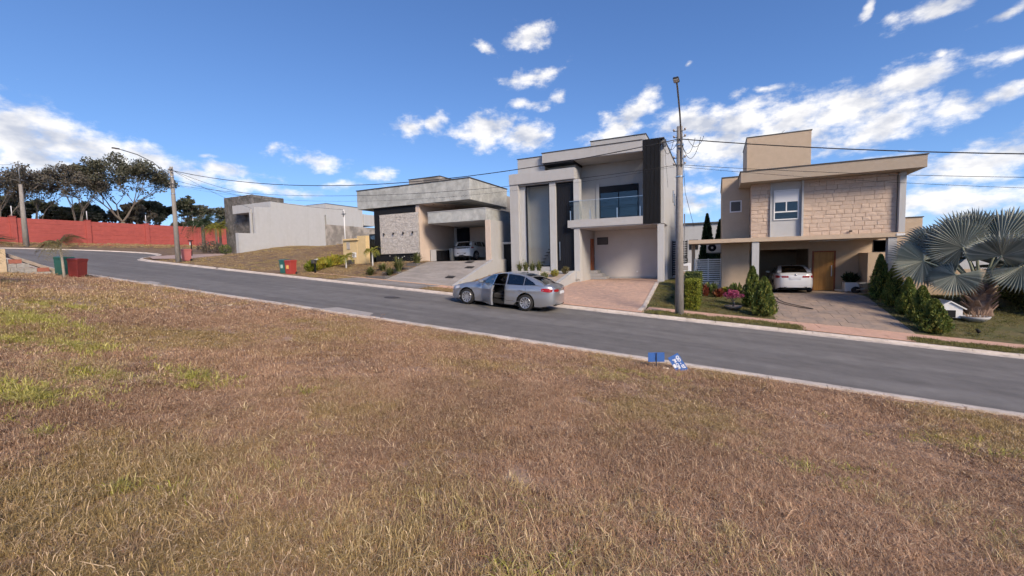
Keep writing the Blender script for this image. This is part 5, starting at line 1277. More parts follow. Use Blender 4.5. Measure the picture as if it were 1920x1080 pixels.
# ------------------------------------------------------------------ trees beyond the red wall
def tree(label, x, y, z, H, Rr, seed, m='leaf_olive', nleaf=70, leaf=.34, fork=.34, flat=.42, spread=1.0, bark='bark', r0=.26, levels=4, limbs=5):
    rng = random.Random(seed); nr = np.random.default_rng(seed); t = thing('tree', label, 'tree', (x, y, z), 0, 'trees beyond the red wall'); b = MB(); tips = []
    def grow(p, d, L, r, lv):
        n = 3; pts = [p]; q = p.copy()
        for k in range(n):
            d = (d+Vector((rng.uniform(-.18, .18), rng.uniform(-.18, .18), rng.uniform(-.05, .16)))).normalized(); q = q+d*L/n; pts.append(q.copy())
        b.tube(pts, [r*(1-.42*k/n) for k in range(n+1)], 6 if lv < 2 else 4, cap=False)
        if lv >= levels: tips.append(pts[-1]); tips.append(pts[-2]); return
        for c in range(2 if rng.random() < .45 else 3):
            a = rng.uniform(0, 6.283); s = Vector((math.cos(a), math.sin(a), rng.uniform(-.1, .35)))*rng.uniform(.55, .95)
            grow(pts[-1] if c else pts[-1], (d+s).normalized(), L*rng.uniform(.62, .82), r*.56, lv+1)
        if lv >= 2: tips.append(pts[-1])
    trunk_top = Vector((rng.uniform(-.3, .3), rng.uniform(-.3, .3), H*fork)); b.tube([(0, 0, -.3), trunk_top*.5, trunk_top], [r0*1.3, r0, r0*.85], 8)
    for k in range(limbs):
        a = 6.283*k/limbs+rng.uniform(-.4, .4); d = Vector((math.cos(a)*spread, math.sin(a)*spread, rng.uniform(.7, 1.25))).normalized(); grow(trunk_top, d, H*.30, r0*.55, 1)
    # bring the crown to the wanted width and height
    T_ = np.array([tuple(p) for p in tips]); mx = max(np.abs(T_[:, :2]).max(), .1); top = T_[:, 2].max(); sx_, sz_ = Rr/mx, (H*.97-H*fork)/(top-H*fork)
    def fit(v):
        k = max(0, v[2]-H*fork); f_ = min(1, k/(H*.12)); return (v[0]*(1+(sx_-1)*f_), v[1]*(1+(sx_-1)*f_), v[2] if k == 0 else H*fork+k*sz_)
    b.v = [fit(v) for v in b.v]; T_ = np.array([fit(v) for v in T_]); b.build('trunk', bark, t, fix=False)
    Cs = [p+clump_leaves(nleaf, Rr*.13, nr, flat) for p in T_]; C = np.concatenate(Cs)
    V, F = leaf_quads(C, leaf, nr, .1, 1.7); mesh_np('crown', V, F, m, t); return t
TZ = 2.8
tree('tall umbrella-crowned tree rising highest beyond the red wall', -80, 33.4, TZ, 14.0, 6.6, 11, 'leaf_olive', 22, .30, .30, .55, 1.0, 'bark', .30, 5, 6)
tree('tall thin tree with bare branches left of the umbrella tree', -79, 28.0, TZ, 11.6, 4.0, 12, 'leaf_brown', 12, .24, .24, .8, .7, levels=5)
tree('spreading half-bare tree behind the far pale pole', -80, 24.2, TZ, 11.0, 4.6, 13, 'leaf_brown', 12, .25, .24, .8, .9, levels=5)
tree('half-bare tree at the left edge beyond the red wall', -78, 20.6, TZ, 10.6, 4.4, 14, 'leaf_brown', 12, .25, .22, .8, .9, levels=5)
tree('dense dark tree right behind the umbrella tree', -86, 39.2, TZ, 8.4, 4.0, 15, 'leaf_dark', 60, .42, .22, .7, .9)
tree('dense dark low tree below the umbrella crown', -88, 33.2, TZ, 7.6, 4.4, 16, 'leaf_dark', 60, .42, .2, .7, 1)
tree('slender sparse tree just left of the bend pole', -82, 43.2, TZ, 9.4, 3.0, 17, 'leaf_dark', 22, .34, .3, .5, .7)
tree('flat-crowned tree far right above the palms', -96, 55.5, TZ+.5, 9.6, 5.6, 18, 'leaf_olive', 26, .36, .42, .25, 1.3, 'bark_pale', .24)
tree('dense dark low tree at the left behind the red wall', -88, 26.5, TZ, 7.4, 4.2, 19, 'leaf_dark', 60, .42, .2, .7, 1)
tree('brownish bushy tree beyond the wall behind the far pole', -86, 22.0, TZ, 7.6, 4.0, 20, 'leaf_dark', 55, .42, .2, .7, 1)
tree('dark bushy tree behind the three palms', -90, 49.0, TZ, 6.6, 3.8, 21, 'leaf_dark', 60, .42, .2, .7, 1)
tree('low dark tree between the palms and the stone block', -92, 55.0, TZ, 5.8, 3.4, 22, 'leaf_dark', 60, .42, .2, .7, 1)
tree('reddish brown bare tree right of the white trunk', -83, 36.0, TZ, 7.6, 2.8, 23, 'leaf_brown', 40, .34, .25, .8, .7)

# ------------------------------------------------------------------ palms and shrubs by the bend
feather_palm('dark drooping palm behind the garden lamp', -50.4, 28.0, zr(-50.4)+.1, 3.0, 12, 2.5, 1.25, 'leaf_palm_dark', 1, 'bark', .17, elev=(-10, 70), group='palms by the pale path')
feather_palm('yellow-green palm nearest the pale path', -48.4, 28.6, zr(-48.4)+.1, 2.7, 12, 1.9, 1.0, 'leaf_palm', 2, 'bark', .12, elev=(0, 75), group='palms by the pale path')
feather_palm('smaller yellow-green palm beside the dark stone block', -47.4, 27.6, zr(-47.4)+.1, 2.6, 10, 1.5, 1.1, 'leaf_palm', 3, 'bark', .10, elev=(0, 65), group='palms by the pale path')
shrub('dark reddish bush at the foot of the dark stone block', -46.6, 26.6, zr(-46.6)+.1, 1.3, 1.3, 5, 'leaf_brown', 700, .22)
shrub('round green bush at the corner of the pale house wall', -40.0, 24.0, .95, .55, 1.0, 6, 'leaf_green', 500, .14)
feather_palm('young palm with slim pale trunk next to the near bins', -24.9, 8.25, near_z(-24.9, 8.25), 1.45, 8, .95, 1.35, 'leaf_palm_dry', 7, 'palm_trunk_pale', .045, (-.15, .0), elev=(5, 70))
feather_palm('dark palm at the left edge whose fronds reach into view', -21.2, 4.9, near_z(-21.2, 4.9), .9, 9, 1.25, .8, 'leaf_palm_dark', 8, 'bark', .08, elev=(10, 60))
# ------------------------------------------------------------------ garden of the grey house
feather_palm('small yellow palm with white trunk nearest the meter wall', -22.95, 21.75, lot1(-22.95, 21.75)-.02, .75, 8, .75, 1.1, 'leaf_palm', 21, 'white_metal', .05, elev=(5, 60), group='young palms on the front lawn')
feather_palm('small yellow palm with white trunk before the black wall', -21.45, 22.7, lot1(-21.45, 22.7)-.02, 1.05, 8, .8, 1.1, 'leaf_palm', 22, 'white_metal', .05, elev=(5, 60), group='young palms on the front lawn')
ylab = ['yellow-green hedge plant at the street end of the row, by the mailbox', 'yellow-green hedge plant second from the mailbox', 'yellow-green hedge plant third from the mailbox', 'yellow-green hedge plant in the middle of the row up the lawn', 'yellow-green hedge plant third from the cream meter wall', 'yellow-green hedge plant second from the cream meter wall', 'yellow-green hedge plant closest to the cream meter wall']
for k in range(7):
    x, y = -23.9-.16*k-.1, 19.75+.54*k; shrub(ylab[k], x, y, lot1(x, y)-.03, .42, .72+.05*(k % 3), 40+k, 'leaf_yellow' if k % 3 else 'leaf_hedge', 190, .26, 2.8, .5, 'yellow hedge plants along the lawn')
for k, (x, y, R_, h, lab) in enumerate(((-18.05, 21.35, .55, .95, 'tall strap-leaved clump with white flowers beside the slate steps'), (-17.95, 23.1, .5, .85, 'strap-leaved clump at the top of the ramp by the cream wall'), (-19.45, 20.35, .4, .5, 'low grassy clump at the foot of the slate steps'), (-19.5, 21.5, .4, .48, 'low grassy clump left of the middle slate step'), (-18.15, 20.6, .38, .5, 'small strap-leaved clump between the lowest slate steps'))):
    strap_plant(lab, x, y, lot1(x, y)-.03, R_*1.75, h*1.1, 60+k, n=170, w=.07, group='strap-leaved plants by the slate steps', flowers=4 if k == 0 else 0)
# ------------------------------------------------------------------ garden of the two-storey house
slab_ = ['spiky grass at the left end of the planter under the tall glazing', 'spiky grass left of centre in the planter box', 'spiky grass in the middle of the planter box', 'spiky grass at the right end of the planter box']
for k in range(4): strap_plant(slab_[k], -10.85+.42*k, 23.95, -.80, .55, .72+.08*(k % 2), 70+k, 'leaf_strap', 90, .045, 'grasses in the planter box')
for k, (x, y, m_, lab) in enumerate(((-8.75, 22.6, 'leaf_strap', 'greenish tuft lowest in the gravel bed by the white garden wall'), (-8.35, 23.3, 'leaf_yellow', 'orange-yellow tuft in the middle of the gravel bed'), (-7.98, 24.1, 'leaf_palm_dry', 'dry tuft nearest the black front door'))):
    shrub(lab, x, y, lerp(side_z(x), -.92, (y-19.6)/4.4)-.03, .24, .42, 80+k, m_, 260, .14, 4, .4, 'tufts in the gravel bed', 'tuft', 'plant')
# ------------------------------------------------------------------ garden of the beige house
def hedge(label, x0, x1, y0, y1, zf, h, seed, n, m='leaf_hedge'):
    rng = np.random.default_rng(seed); t = thing('hedge', label, 'hedge', ((x0+x1)/2, (y0+y1)/2, zf((x0+x1)/2, (y0+y1)/2))); cx, cy, cz = t.location; P_ = []
    P_ = rng.uniform(0, 1, (n, 3)); f_ = rng.integers(0, 5, n)
    P_[f_ == 0, 0] = 0; P_[f_ == 1, 0] = 1; P_[f_ == 2, 1] = 0; P_[f_ == 3, 1] = 1; P_[f_ == 4, 2] = 1
    C = np.stack([x0+(x1-x0)*P_[:, 0]-cx, y0+(y1-y0)*P_[:, 1]-cy, P_[:, 2]*h-.02], 1)+rng.normal(size=(n, 3))*.028
    V, F = leaf_quads(C, .075, rng, .4, 1.9); mesh_np('foliage', V, F, m, t)
    MB().box(x0-cx+.05, x1-cx-.05, y0-cy+.05, y1-cy-.05, -.3, h-.05).build('shade_core', 'leaf_conifer_inner', t); return t  # solid dark block paints in the shade behind the outer leaves
hedge('clipped yellow-green hedge block right of the lamp pole', -1.16, -.66, 19.75, 21.6, lot3, 1.22, 5, 5200)
hedge('taller dark green hedge behind the clipped yellow one', -1.3, -.62, 21.9, 23.0, lot3, 1.42, 6, 2600, 'leaf_green')
hedge('dark green hedge at the right edge beyond the fan palm', 10.9, 14.5, 22.3, 25.5, lot3, 1.25, 7, 9000, 'leaf_green')
clab = ['tallest clipped conifer in the row, nearest the white column', 'second clipped conifer from the house in the driveway row', 'middle clipped conifer in the driveway row', 'second clipped conifer from the pavement in the driveway row', 'round front-most conifer at the pavement, in front of the kennel']
for k, (x, y, h, r) in enumerate(((6.70, 24.5, 2.05, .38), (6.84, 23.25, 1.85, .36), (6.94, 22.1, 1.5, .33), (7.0, 20.98, 1.42, .37), (6.97, 19.85, 1.2, .42))):
    conifer(clab[k], x, y, lot3(x, y)-.03, h, r, 90+k, group='clipped conifers along the driveway')
conifer('large front conifer at the left corner of the stone driveway', 1.78, 19.95, lot3(1.78, 19.95)-.03, 1.62, .42, 101, n=4800)
conifer('second conifer just behind the large one left of the driveway', 1.48, 21.7, lot3(1.48, 21.7)-.03, 1.85, .38, 102, n=3800)
conifer('tall dark cypress behind the white slatted gate', -.55, 33.2, PAD3, 4.95, .62, 103, 'leaf_cypress', 5200, .2, True, name='cypress', cat='cypress')
conifer('dark cypress partly hidden by the beige house corner', .28, 34.6, PAD3, 4.6, .6, 104, 'leaf_cypress', 4200, .2, True, name='cypress', cat='cypress')
bed = [(-.55, 24.3, 'leaf_red', 'dark red croton nearest the hedge'), (-.15, 24.9, 'leaf_green', 'green croton left of the gate post'), (.15, 24.2, 'leaf_red', 'low orange-red croton in front of the gate'), (.45, 25.0, 'leaf_yellow', 'variegated yellow croton before the white gate'), (.78, 24.5, 'leaf_green', 'leafy green croton at the right end of the gate'), (-.35, 25.6, 'leaf_green', 'tall green croton at the back by the gate'), (1.0, 25.3, 'leaf_green', 'green croton next to the dark trough pot')]
for k, (x, y, m_, lab) in enumerate(bed): shrub(lab, x, y, lot3(x, y)-.02, .27, .62 if 'low' not in lab else .4, 110+k, m_, 130, .22, 2.4, .5, 'crotons before the white gate', 'croton', 'plant')
shrub('dark fern in the white square planter on the porch', 6.44, 28.05, PAD3+.48, .36, .48, 120, 'leaf_palm_dark', 260, .26, 4.5, .4, None, 'fern', 'plant')
t = thing('bonsai', 'pink flowering bonsai growing in the shallow stone bowl', 'bonsai', (.69, 20.8, lot3(.69, 20.8)+.12))
MB().tube([(0, 0, 0), (.04, .02, .15), (-.02, 0, .3)], [.045, .035, .025], 7).tube([(-.01, 0, .26), (-.22, .05, .5)], [.022, .01], 5).tube([(0, 0, .24), (.25, -.04, .46)], [.022, .01], 5).tube([(0, 0, .28), (.02, .05, .62)], [.02, .01], 5).build('trunk', 'bark', t)
rng = np.random.default_rng(7); Cs = [np.array(c)+clump_leaves(110, .16, rng, .7) for c in ((-.24, .05, .52), (-.08, .0, .66), (.1, .04, .62), (.28, -.04, .5), (.05, 0, .5), (-.12, .05, .46))]
V, F = leaf_quads(np.concatenate(Cs), .06, rng, 0, 1.3); mesh_np('blossom', V, F, 'flower_pink', t)

# ------------------------------------------------------------------ silver fan palm
def fan_mesh(Rf, seed, nseg=46, span=292):
    rng = random.Random(seed); b = MB(); st_ = R(span)/nseg
    for k in range(nseg):
        a = -R(span)/2+st_*(k+.5); Rk = Rf*rng.uniform(.92, 1.05)*(1-.12*abs(a)/R(150)); fuse = Rf*rng.uniform(.64, .72)
        def P_(r_, th, lift): 
            cone = .16*(r_/Rf)**1.6*Rf; return (r_*math.cos(th), r_*math.sin(th), lift-cone*abs(math.sin(th*.5))*1.3-.10*Rf*(r_/Rf)**3)
        pl = .035*Rf; h_ = st_*.5
        v = [P_(.03, a-h_, 0), P_(.03, a, .004), P_(.03, a+h_, 0), P_(fuse, a-h_, -pl), P_(fuse, a, pl), P_(fuse, a+h_, -pl), P_(fuse+(Rk-fuse)*.55, a-h_*.38, -pl*.5), P_(fuse+(Rk-fuse)*.55, a, pl*.5), P_(fuse+(Rk-fuse)*.55, a+h_*.38, -pl*.5), P_(Rk, a+rng.uniform(-.02, .02), -.07*Rf*rng.uniform(0, 1.6))]
        b.add(v, [(0,1,4,3),(1,2,5,4),(3,4,7,6),(4,5,8,7),(6,7,9),(7,8,9)], False)
    o = b.build('tmp', 'leaf_silver', fix=False); d = o.data; bpy.data.objects.remove(o); return d
PX, PY = 9.25, 22.7; PZ = lot3(PX, PY)
fp = thing('fan_palm', 'large silver-blue fan palm with short rough trunk on the right lawn', 'palm', (PX, PY, PZ))
MB().tube([(0, 0, -.1), (0, 0, .3), (0, 0, .9), (0, 0, 1.25)], [.42, .34, .30, .22], 12).build('trunk', 'palm_boot', fp)
rnd = random.Random(3)
for k in range(34):                                          # old leaf bases left on the trunk
    a = k*2.39996; z = .12+1.05*k/34; b = MB(); u = Vector((math.cos(a), math.sin(a), 0)); v = Vector((-u.y, u.x, 0)); c = u*.27+Vector((0, 0, z)); e = u*(.48+rnd.uniform(0, .12))+Vector((0, 0, z+.26))
    b.add([c-v*.12, c+v*.12, c+v*.10+u*.05+Vector((0,0,-.03)), c-v*.10+u*.05+Vector((0,0,-.03)), e-v*.045, e+v*.045, e+v*.04+u*.03, e-v*.04+u*.03], [(0,1,5,4),(1,2,6,5),(2,3,7,6),(3,0,4,7),(4,5,6,7)]); b.build('leaf_base', 'palm_boot', fp)
FM = [fan_mesh(1.22, k) for k in range(4)]
# hub of each blade from the trunk's foot, direction of its midrib, way it faces, size
LV = [((-.65,-.25,2.60), (-.55,-.05,.85), (-.3,-.9,.25), 1.05), ((.38,-.35,2.75), (.35,-.1,.9), (-.2,-.9,.2), 1.12), ((-1.75,-.15,2.10), (-.92,-.1,.15), (-.2,-.9,.45), 1.0), ((-1.0,-.75,1.55), (-.6,-.35,-.75), (-.45,-.8,.35), .78),
      ((.80,-.70,1.85), (.65,-.35,-.45), (-.1,-.85,.5), .92), ((1.55,-.2,2.35), (.85,-.1,.45), (-.25,-.85,.4), 1.0), ((.0,.55,3.05), (-.1,.35,.95), (-.2,-.85,.45), 1.05), ((-1.05,.75,2.75), (-.75,.4,.55), (-.25,-.7,.6), 1.0),
      ((1.0,.8,2.85), (.6,.45,.75), (-.3,-.75,.5), 1.0), ((.15,1.3,2.2), (.1,.95,.1), (0,.1,1), 1.0), ((-1.2,1.2,1.9), (-.7,.7,-.1), (-.3,.1,.9), .95), ((1.3,1.1,1.9), (.75,.65,-.1), (.2,.1,.9), .95), ((.15,-.95,2.25), (.1,-.75,.6), (-.2,-.65,-.7), .95),
      ((1.75,.3,1.6), (.9,.15,-.35), (.1,-.5,.85), .95), ((-.25,-.1,3.0), (-.15,-.2,.97), (-.15,-.95,-.1), .9), ((.75,.1,3.1), (.45,.1,.9), (-.5,-.8,.2), .95), ((-.5,.35,2.95), (-.45,.15,.9), (-.35,-.85,.1), .95), ((1.2,-.35,2.75), (.7,-.15,.7), (-.35,-.85,.25), .9), ((-1.35,.2,2.55), (-.8,.1,.55), (-.3,-.85,.3), .9)]
for k, (hb, fx, nn, sz) in enumerate(LV):
    hub = Vector(hb); fx = Vector(fx).normalized(); base = Vector((hb[0]*.12, hb[1]*.12, 1.12)); mid = base.lerp(hub, .5)+Vector((0, 0, .12))
    MB().tube([base, mid, hub], [.06, .042, .03], 6).build('petiole', 'petiole', fp)
    side_ = Vector(nn).cross(fx).normalized(); up_ = fx.cross(side_)
    o = bpy.data.objects.new('fan_leaf', FM[k % 4]); COL.objects.link(o); o.parent = fp
    mm = Matrix.Identity(4)
    for i in range(3): mm[i][0] = fx[i]*sz; mm[i][1] = side_[i]*sz; mm[i][2] = up_[i]*sz; mm[i][3] = hub[i]
    o.matrix_local = mm

# ------------------------------------------------------------------ houses far behind, seen through the gaps
t = thing('far_house', 'pale grey far house between the cypress and the two-storey house', 'house', (-1.5, 56, -2))
MB().box(-3.0, 2.6, 0, 8, -1, 5.6).build('wall', 'white_paint', t, bevel=.02); MB().box(-3.2, 2.8, -.2, 8.2, 5.61, 5.8).build('roof', 'flashing', t); MB().box(-1.4, -.4, -.04, -.001, 2.6, 3.8).build('window', 'black_paint', t)
t = thing('far_house', 'white far house with dark window behind the fan palm', 'house', (20.5, 56, -2.2))
MB().box(-3.5, 3.2, 0, 8, -1, 3.9).build('wall', 'white_paint', t, bevel=.02); MB().box(-3.7, 3.4, -.3, 8.2, 3.91, 4.1).build('roof', 'raw_render', t); MB().box(-2.4, -.8, -.04, -.001, 1.8, 3.4).build('window', 'black_paint', t)
# ================================================================== GRASS
def grass_mat(name, cols, patch, rough=.75):
    """blades: base colour by broad world-space patches, then tone by clump and blade"""
    M = bpy.data.materials.new(name); M.use_nodes = True; T = NT(M.node_tree); b = T.n['Principled BSDF']; out = T.n['Material Output']
    g_ = T.new('ShaderNodeNewGeometry'); pos = g_.outputs['Position']; rnd_ = T.new('ShaderNodeObjectInfo').outputs['Random']; isl = g_.outputs['Random Per Island']
    col = T.mix(T.maprange(T.noise(pos, patch[0], 4, .6), .38, .62), cols[0], cols[1])
    col = T.mix(T.math('MULTIPLY', T.maprange(T.math('ADD', T.noise(pos, patch[1], 3, .6), T.math('MULTIPLY', T.math('SUBTRACT', rnd_, .5), .16)), .48, .62), .85), col, cols[2])
    col = T.mix(T.maprange(isl, .80, .97), col, cols[3])
    col = T.vmath('SCALE', col, T.math('MULTIPLY', T.maprange(isl, 0, 1, .70, 1.25, False), T.maprange(rnd_, 0, 1, .86, 1.12, False)))
    T.l.new(col, b.inputs['Base Color']); b.inputs['Roughness'].default_value = rough; b.inputs['Specular IOR Level'].default_value = .25
    tr = T.new('ShaderNodeBsdfTranslucent'); T.l.new(col, tr.inputs['Color']); mx = T.new('ShaderNodeMixShader'); mx.inputs[0].default_value = .25
    T.l.new(b.outputs[0], mx.inputs[1]); T.l.new(tr.outputs[0], mx.inputs[2]); T.l.new(mx.outputs[0], out.inputs[0]); MATS[name] = M
grass_mat('dry_grass', ((.49,.315,.205), (.37,.235,.15), (.39,.295,.12), (.68,.52,.35)), (.45, .33))
grass_mat('lawn_grass', ((.14,.155,.05), (.19,.18,.06), (.25,.20,.085), (.27,.25,.10)), (1.2, .8))
grass_mat('tan_grass', ((.40,.29,.155), (.34,.235,.125), (.34,.28,.11), (.50,.40,.24)), (.6, .4))
grass_mat('weed_grass', ((.42,.39,.09), (.34,.33,.075), (.46,.41,.13), (.56,.49,.22)), (2, 2))
def clump_mesh(seed, n, rad, hmin, hmax, w, m, lie=.9):
    """tuft of bent blades"""
    rng = np.random.default_rng(seed); a = rng.uniform(0, 6.283, n); r_ = rad*np.sqrt(rng.uniform(0, 1, n)); bx_, by_ = r_*np.cos(a), r_*np.sin(a)
    h = rng.uniform(hmin, hmax, n); b_ = rng.uniform(0, 6.283, n); ux, uy = np.cos(b_), np.sin(b_); ln = h*rng.uniform(.2, 1.5, n)*lie; tw = rng.normal(size=n)*.6; vx, vy = np.cos(b_+tw), np.sin(b_+tw); px_, py_ = -uy*w*.5, ux*w*.5
    V = np.empty((n, 5, 3)); z0 = np.full(n, -.012)
    V[:, 0] = np.stack([bx_-px_, by_-py_, z0], 1); V[:, 1] = np.stack([bx_+px_, by_+py_, z0], 1)
    mx_, my_ = bx_+ux*ln*.42, by_+uy*ln*.42
    V[:, 2] = np.stack([mx_+px_*.85, my_+py_*.85, h*.68], 1); V[:, 3] = np.stack([mx_-px_*.85, my_-py_*.85, h*.68], 1)
    V[:, 4] = np.stack([mx_+vx*ln*.6, my_+vy*ln*.6, h*rng.uniform(.55, 1.05, n)], 1)
    k = np.arange(n)[:, None]*5; F = np.concatenate([k+np.array([0, 1, 2]), k+np.array([0, 2, 3]), k+np.array([3, 2, 4])], 0)
    me = bpy.data.meshes.new('tuft'); V = V.reshape(-1, 3); me.from_pydata(V.tolist(), [], F.tolist()); me.materials.append(MATS[m]); return me
def scatter(name, label, P_, rotz, tilt, scl, meshes, m):
    """one object: points carrying rotation and size, tufts instanced on them by geometry nodes"""
    me = bpy.data.meshes.new(name); P_ = np.asarray(P_, np.float32); me.vertices.add(len(P_)); me.vertices.foreach_set('co', P_.ravel())
    at = me.attributes.new('rot', 'FLOAT_VECTOR', 'POINT'); at.data.foreach_set('vector', np.stack([tilt[:, 0], tilt[:, 1], rotz], 1).astype(np.float32).ravel())
    at = me.attributes.new('scl', 'FLOAT_VECTOR', 'POINT'); at.data.foreach_set('vector', np.asarray(scl, np.float32).ravel())
    o = bpy.data.objects.new(name, me); COL.objects.link(o); me.materials.append(MATS[m])
    cl_ = bpy.data.collections.new(name+'_tufts')
    for q in meshes: cl_.objects.link(bpy.data.objects.new('tuft', q))
    g_ = bpy.data.node_groups.new(name, 'GeometryNodeTree'); g_.interface.new_socket('Geometry', in_out='INPUT', socket_type='NodeSocketGeometry'); g_.interface.new_socket('Geometry', in_out='OUTPUT', socket_type='NodeSocketGeometry')
    N_ = g_.nodes; L_ = g_.links; i_ = N_.new('NodeGroupInput'); o_ = N_.new('NodeGroupOutput'); ip = N_.new('GeometryNodeInstanceOnPoints'); ci = N_.new('GeometryNodeCollectionInfo')
    ci.inputs['Collection'].default_value = cl_; ci.inputs['Separate Children'].default_value = True; ci.inputs['Reset Children'].default_value = True
    def attr(nm): a_ = N_.new('GeometryNodeInputNamedAttribute'); a_.data_type = 'FLOAT_VECTOR'; a_.inputs['Name'].default_value = nm; return a_.outputs['Attribute']
    ip.inputs['Pick Instance'].default_value = True
    L_.new(i_.outputs[0], ip.inputs['Points']); L_.new(ci.outputs[0], ip.inputs['Instance']); e2r = N_.new('FunctionNodeEulerToRotation'); L_.new(attr('rot'), e2r.inputs[0]); L_.new(e2r.outputs[0], ip.inputs['Rotation']); L_.new(attr('scl'), ip.inputs['Scale']); L_.new(ip.outputs[0], o_.inputs[0])
    md = o.modifiers.new('scatter', 'NODES'); md.node_group = g_
    return tag(o, label, 'grass', None, 'stuff')
def value_noise(x, y, s, seed):
    rng = np.random.default_rng(seed); T_ = rng.uniform(0, 1, (64, 64)); u, v = x/s+100, y/s+100; i, j = np.floor(u).astype(int), np.floor(v).astype(int); f_, g_ = u-i, v-j; f_ = f_*f_*(3-2*f_); g_ = g_*g_*(3-2*g_)
    a = T_[i % 64, j % 64]; b = T_[(i+1) % 64, j % 64]; c = T_[i % 64, (j+1) % 64]; d = T_[(i+1) % 64, (j+1) % 64]; return (a*(1-f_)+b*f_)*(1-g_)+(c*(1-f_)+d*f_)*g_
NZ = np.vectorize(near_z)
rng = np.random.default_rng(77)
def lot_points(r0, r1, dens):
    n = int(dens*(r1*r1-r0*r0)*math.pi); r_ = np.sqrt(rng.uniform(r0*r0, r1*r1, n)); a = rng.uniform(-math.pi, math.pi, n); x, y = r_*np.cos(a), r_*np.sin(a)
    fx, fy = -math.sin(YAW), math.cos(YAW); fw = x*fx+y*fy; rt = x*fy-y*fx*1.0
    k = (fw > .8) & (np.abs(rt) < fw*1.32+1.2) & (y < 10.03) & (x > -30.5) & (x < 12); return x[k], y[k]
grass_mat('tall_dry_grass', ((.52,.40,.20), (.45,.33,.17), (.41,.35,.12), (.70,.57,.35)), (.7, .5))
near = [clump_mesh(s, 84, .11, .010, .040, .0036, 'dry_grass', 2.4) for s in range(8)]
tall_ = [clump_mesh(60+s, 24, .09, .04, .10, .0036, 'tall_dry_grass', 1.0) for s in range(6)]
mid = [clump_mesh(20+s, 70, .17, .012, .040, .0062, 'dry_grass', 2.2) for s in range(6)]
far = [clump_mesh(40+s, 56, .30, .016, .042, .013, 'dry_grass', 2.0) for s in range(5)]
for (nm, lab, r0, r1, dens, ms) in (('near_grass', 'dry brown matted grass of the vacant lot nearest the camera', 1.2, 6.5, 230, near), ('middle_grass', 'dry brown grass across the middle of the vacant lot', 6.2, 14, 80, mid), ('far_grass', 'dry grass of the vacant lot towards the left kerb bend', 13.5, 34, 20, far)):
    x, y = lot_points(r0, r1, dens); s = .45+1.2*value_noise(x, y, 1.3, 3)**1.4+.5*value_noise(x, y, .45, 4)
    bare = value_noise(x, y, .7, 9)+.5*value_noise(x, y, .25, 10); k = bare > .20; x, y, s = x[k], y[k], s[k]; n = len(x)
    s = s*np.clip((9.95-y)/.7, .35, 1); wd_ = .75+.5*rng.uniform(0, 1, n)
    scatter(nm, lab, np.stack([x, y, NZ(x, y)], 1), rng.uniform(0, 6.28, n), rng.normal(size=(n, 2))*.16, np.stack([wd_, wd_, s], 1), ms, 'dry_grass')
# longer yellow-olive grass that stands above the mat in drifts
x, y = lot_points(1.2, 9, 100); n0 = len(x)
drift = np.maximum.reduce([1.25-np.hypot((x+.4)/2.3, (y-2.0)/1.3), .9-np.hypot((x-2.4)/1.6, (y-4.4)/1.1), .8-np.hypot((x-4.4)/2.2, (y-7.2)/1.6), .75-np.hypot((x+3.2)/1.6, (y-2.2)/1.0), .6-np.hypot((x+1.5)/2.6, (y-7.6)/1.3), .85-np.hypot((x+6.6)/2.2, (y-2.3)/1.0)])
k = (drift+.7*value_noise(x, y, .6, 21)-.35+rng.uniform(-.25, .25, n0)) > .42; x, y = x[k], y[k]; n = len(x); s = .55+.7*value_noise(x, y, .8, 22)
scatter('tall_grass', 'longer yellow-olive grass drifts standing above the dry mat', np.stack([x, y, NZ(x, y)], 1), rng.uniform(0, 6.28, n), rng.normal(size=(n, 2))*.22, np.stack([np.ones(n), np.ones(n), s], 1), tall_, 'tall_dry_grass')
# yellow-green weeds spreading in loose patches through the dry mat
WP = [(-8.75, 2.95, 1.1, .42, .9), (-11.9, 3.4, 2.2, .6, 1.0), (-5.8, 3.0, .85, .38, .85), (-6.1, 1.65, 1.0, .42, .9), (-6.9, 2.35, .9, .3, .5), (-9.9, 2.6, 1.2, .4, .6), (-4.45, 3.5, .4, .2, .5), (-3.4, 1.5, .9, .4, .2), (1.1, 4.9, .9, .5, .5), (3.9, 7.0, 1.6, .7, .45), (-.8, 2.0, 1.0, .5, .15), (-1.5, 8.2, 1.4, .6, .3), (5.2, 8.3, 1.2, .6, .4), (-14, 4.6, 2.0, .5, .6)]
X_, Y_, S_ = [], [], []
for (cx, cy, rx, ry, dn_) in WP:
    n = int(300*rx*ry*dn_); a = rng.uniform(0, 6.283, n); r_ = np.abs(rng.normal(size=n))*.55; px_ = cx+rx*r_*np.cos(a); py_ = cy+ry*r_*np.sin(a); k = value_noise(px_, py_, .35, 31)+.25*dn_ > .42; X_.append(px_[k]); Y_.append(py_[k]); S_.append((.5+.8*value_noise(px_, py_, .5, 32)[k])*(.6+.5*dn_))
x, y, s = np.concatenate(X_), np.concatenate(Y_), np.concatenate(S_); k = y < 9.95; x, y, s = x[k], y[k], s[k]; n = len(x)
weed = [clump_mesh(90+q, 24, .09, .03, .10, .007, 'weed_grass', 1.3) for q in range(5)]
scatter('weed_patches', 'loose yellow-green weed patches spreading through the dry grass', np.stack([x, y, NZ(x, y)], 1), rng.uniform(0, 6.28, n), rng.normal(size=(n, 2))*.2, np.stack([np.ones(n), np.ones(n), s], 1), weed, 'weed_grass')
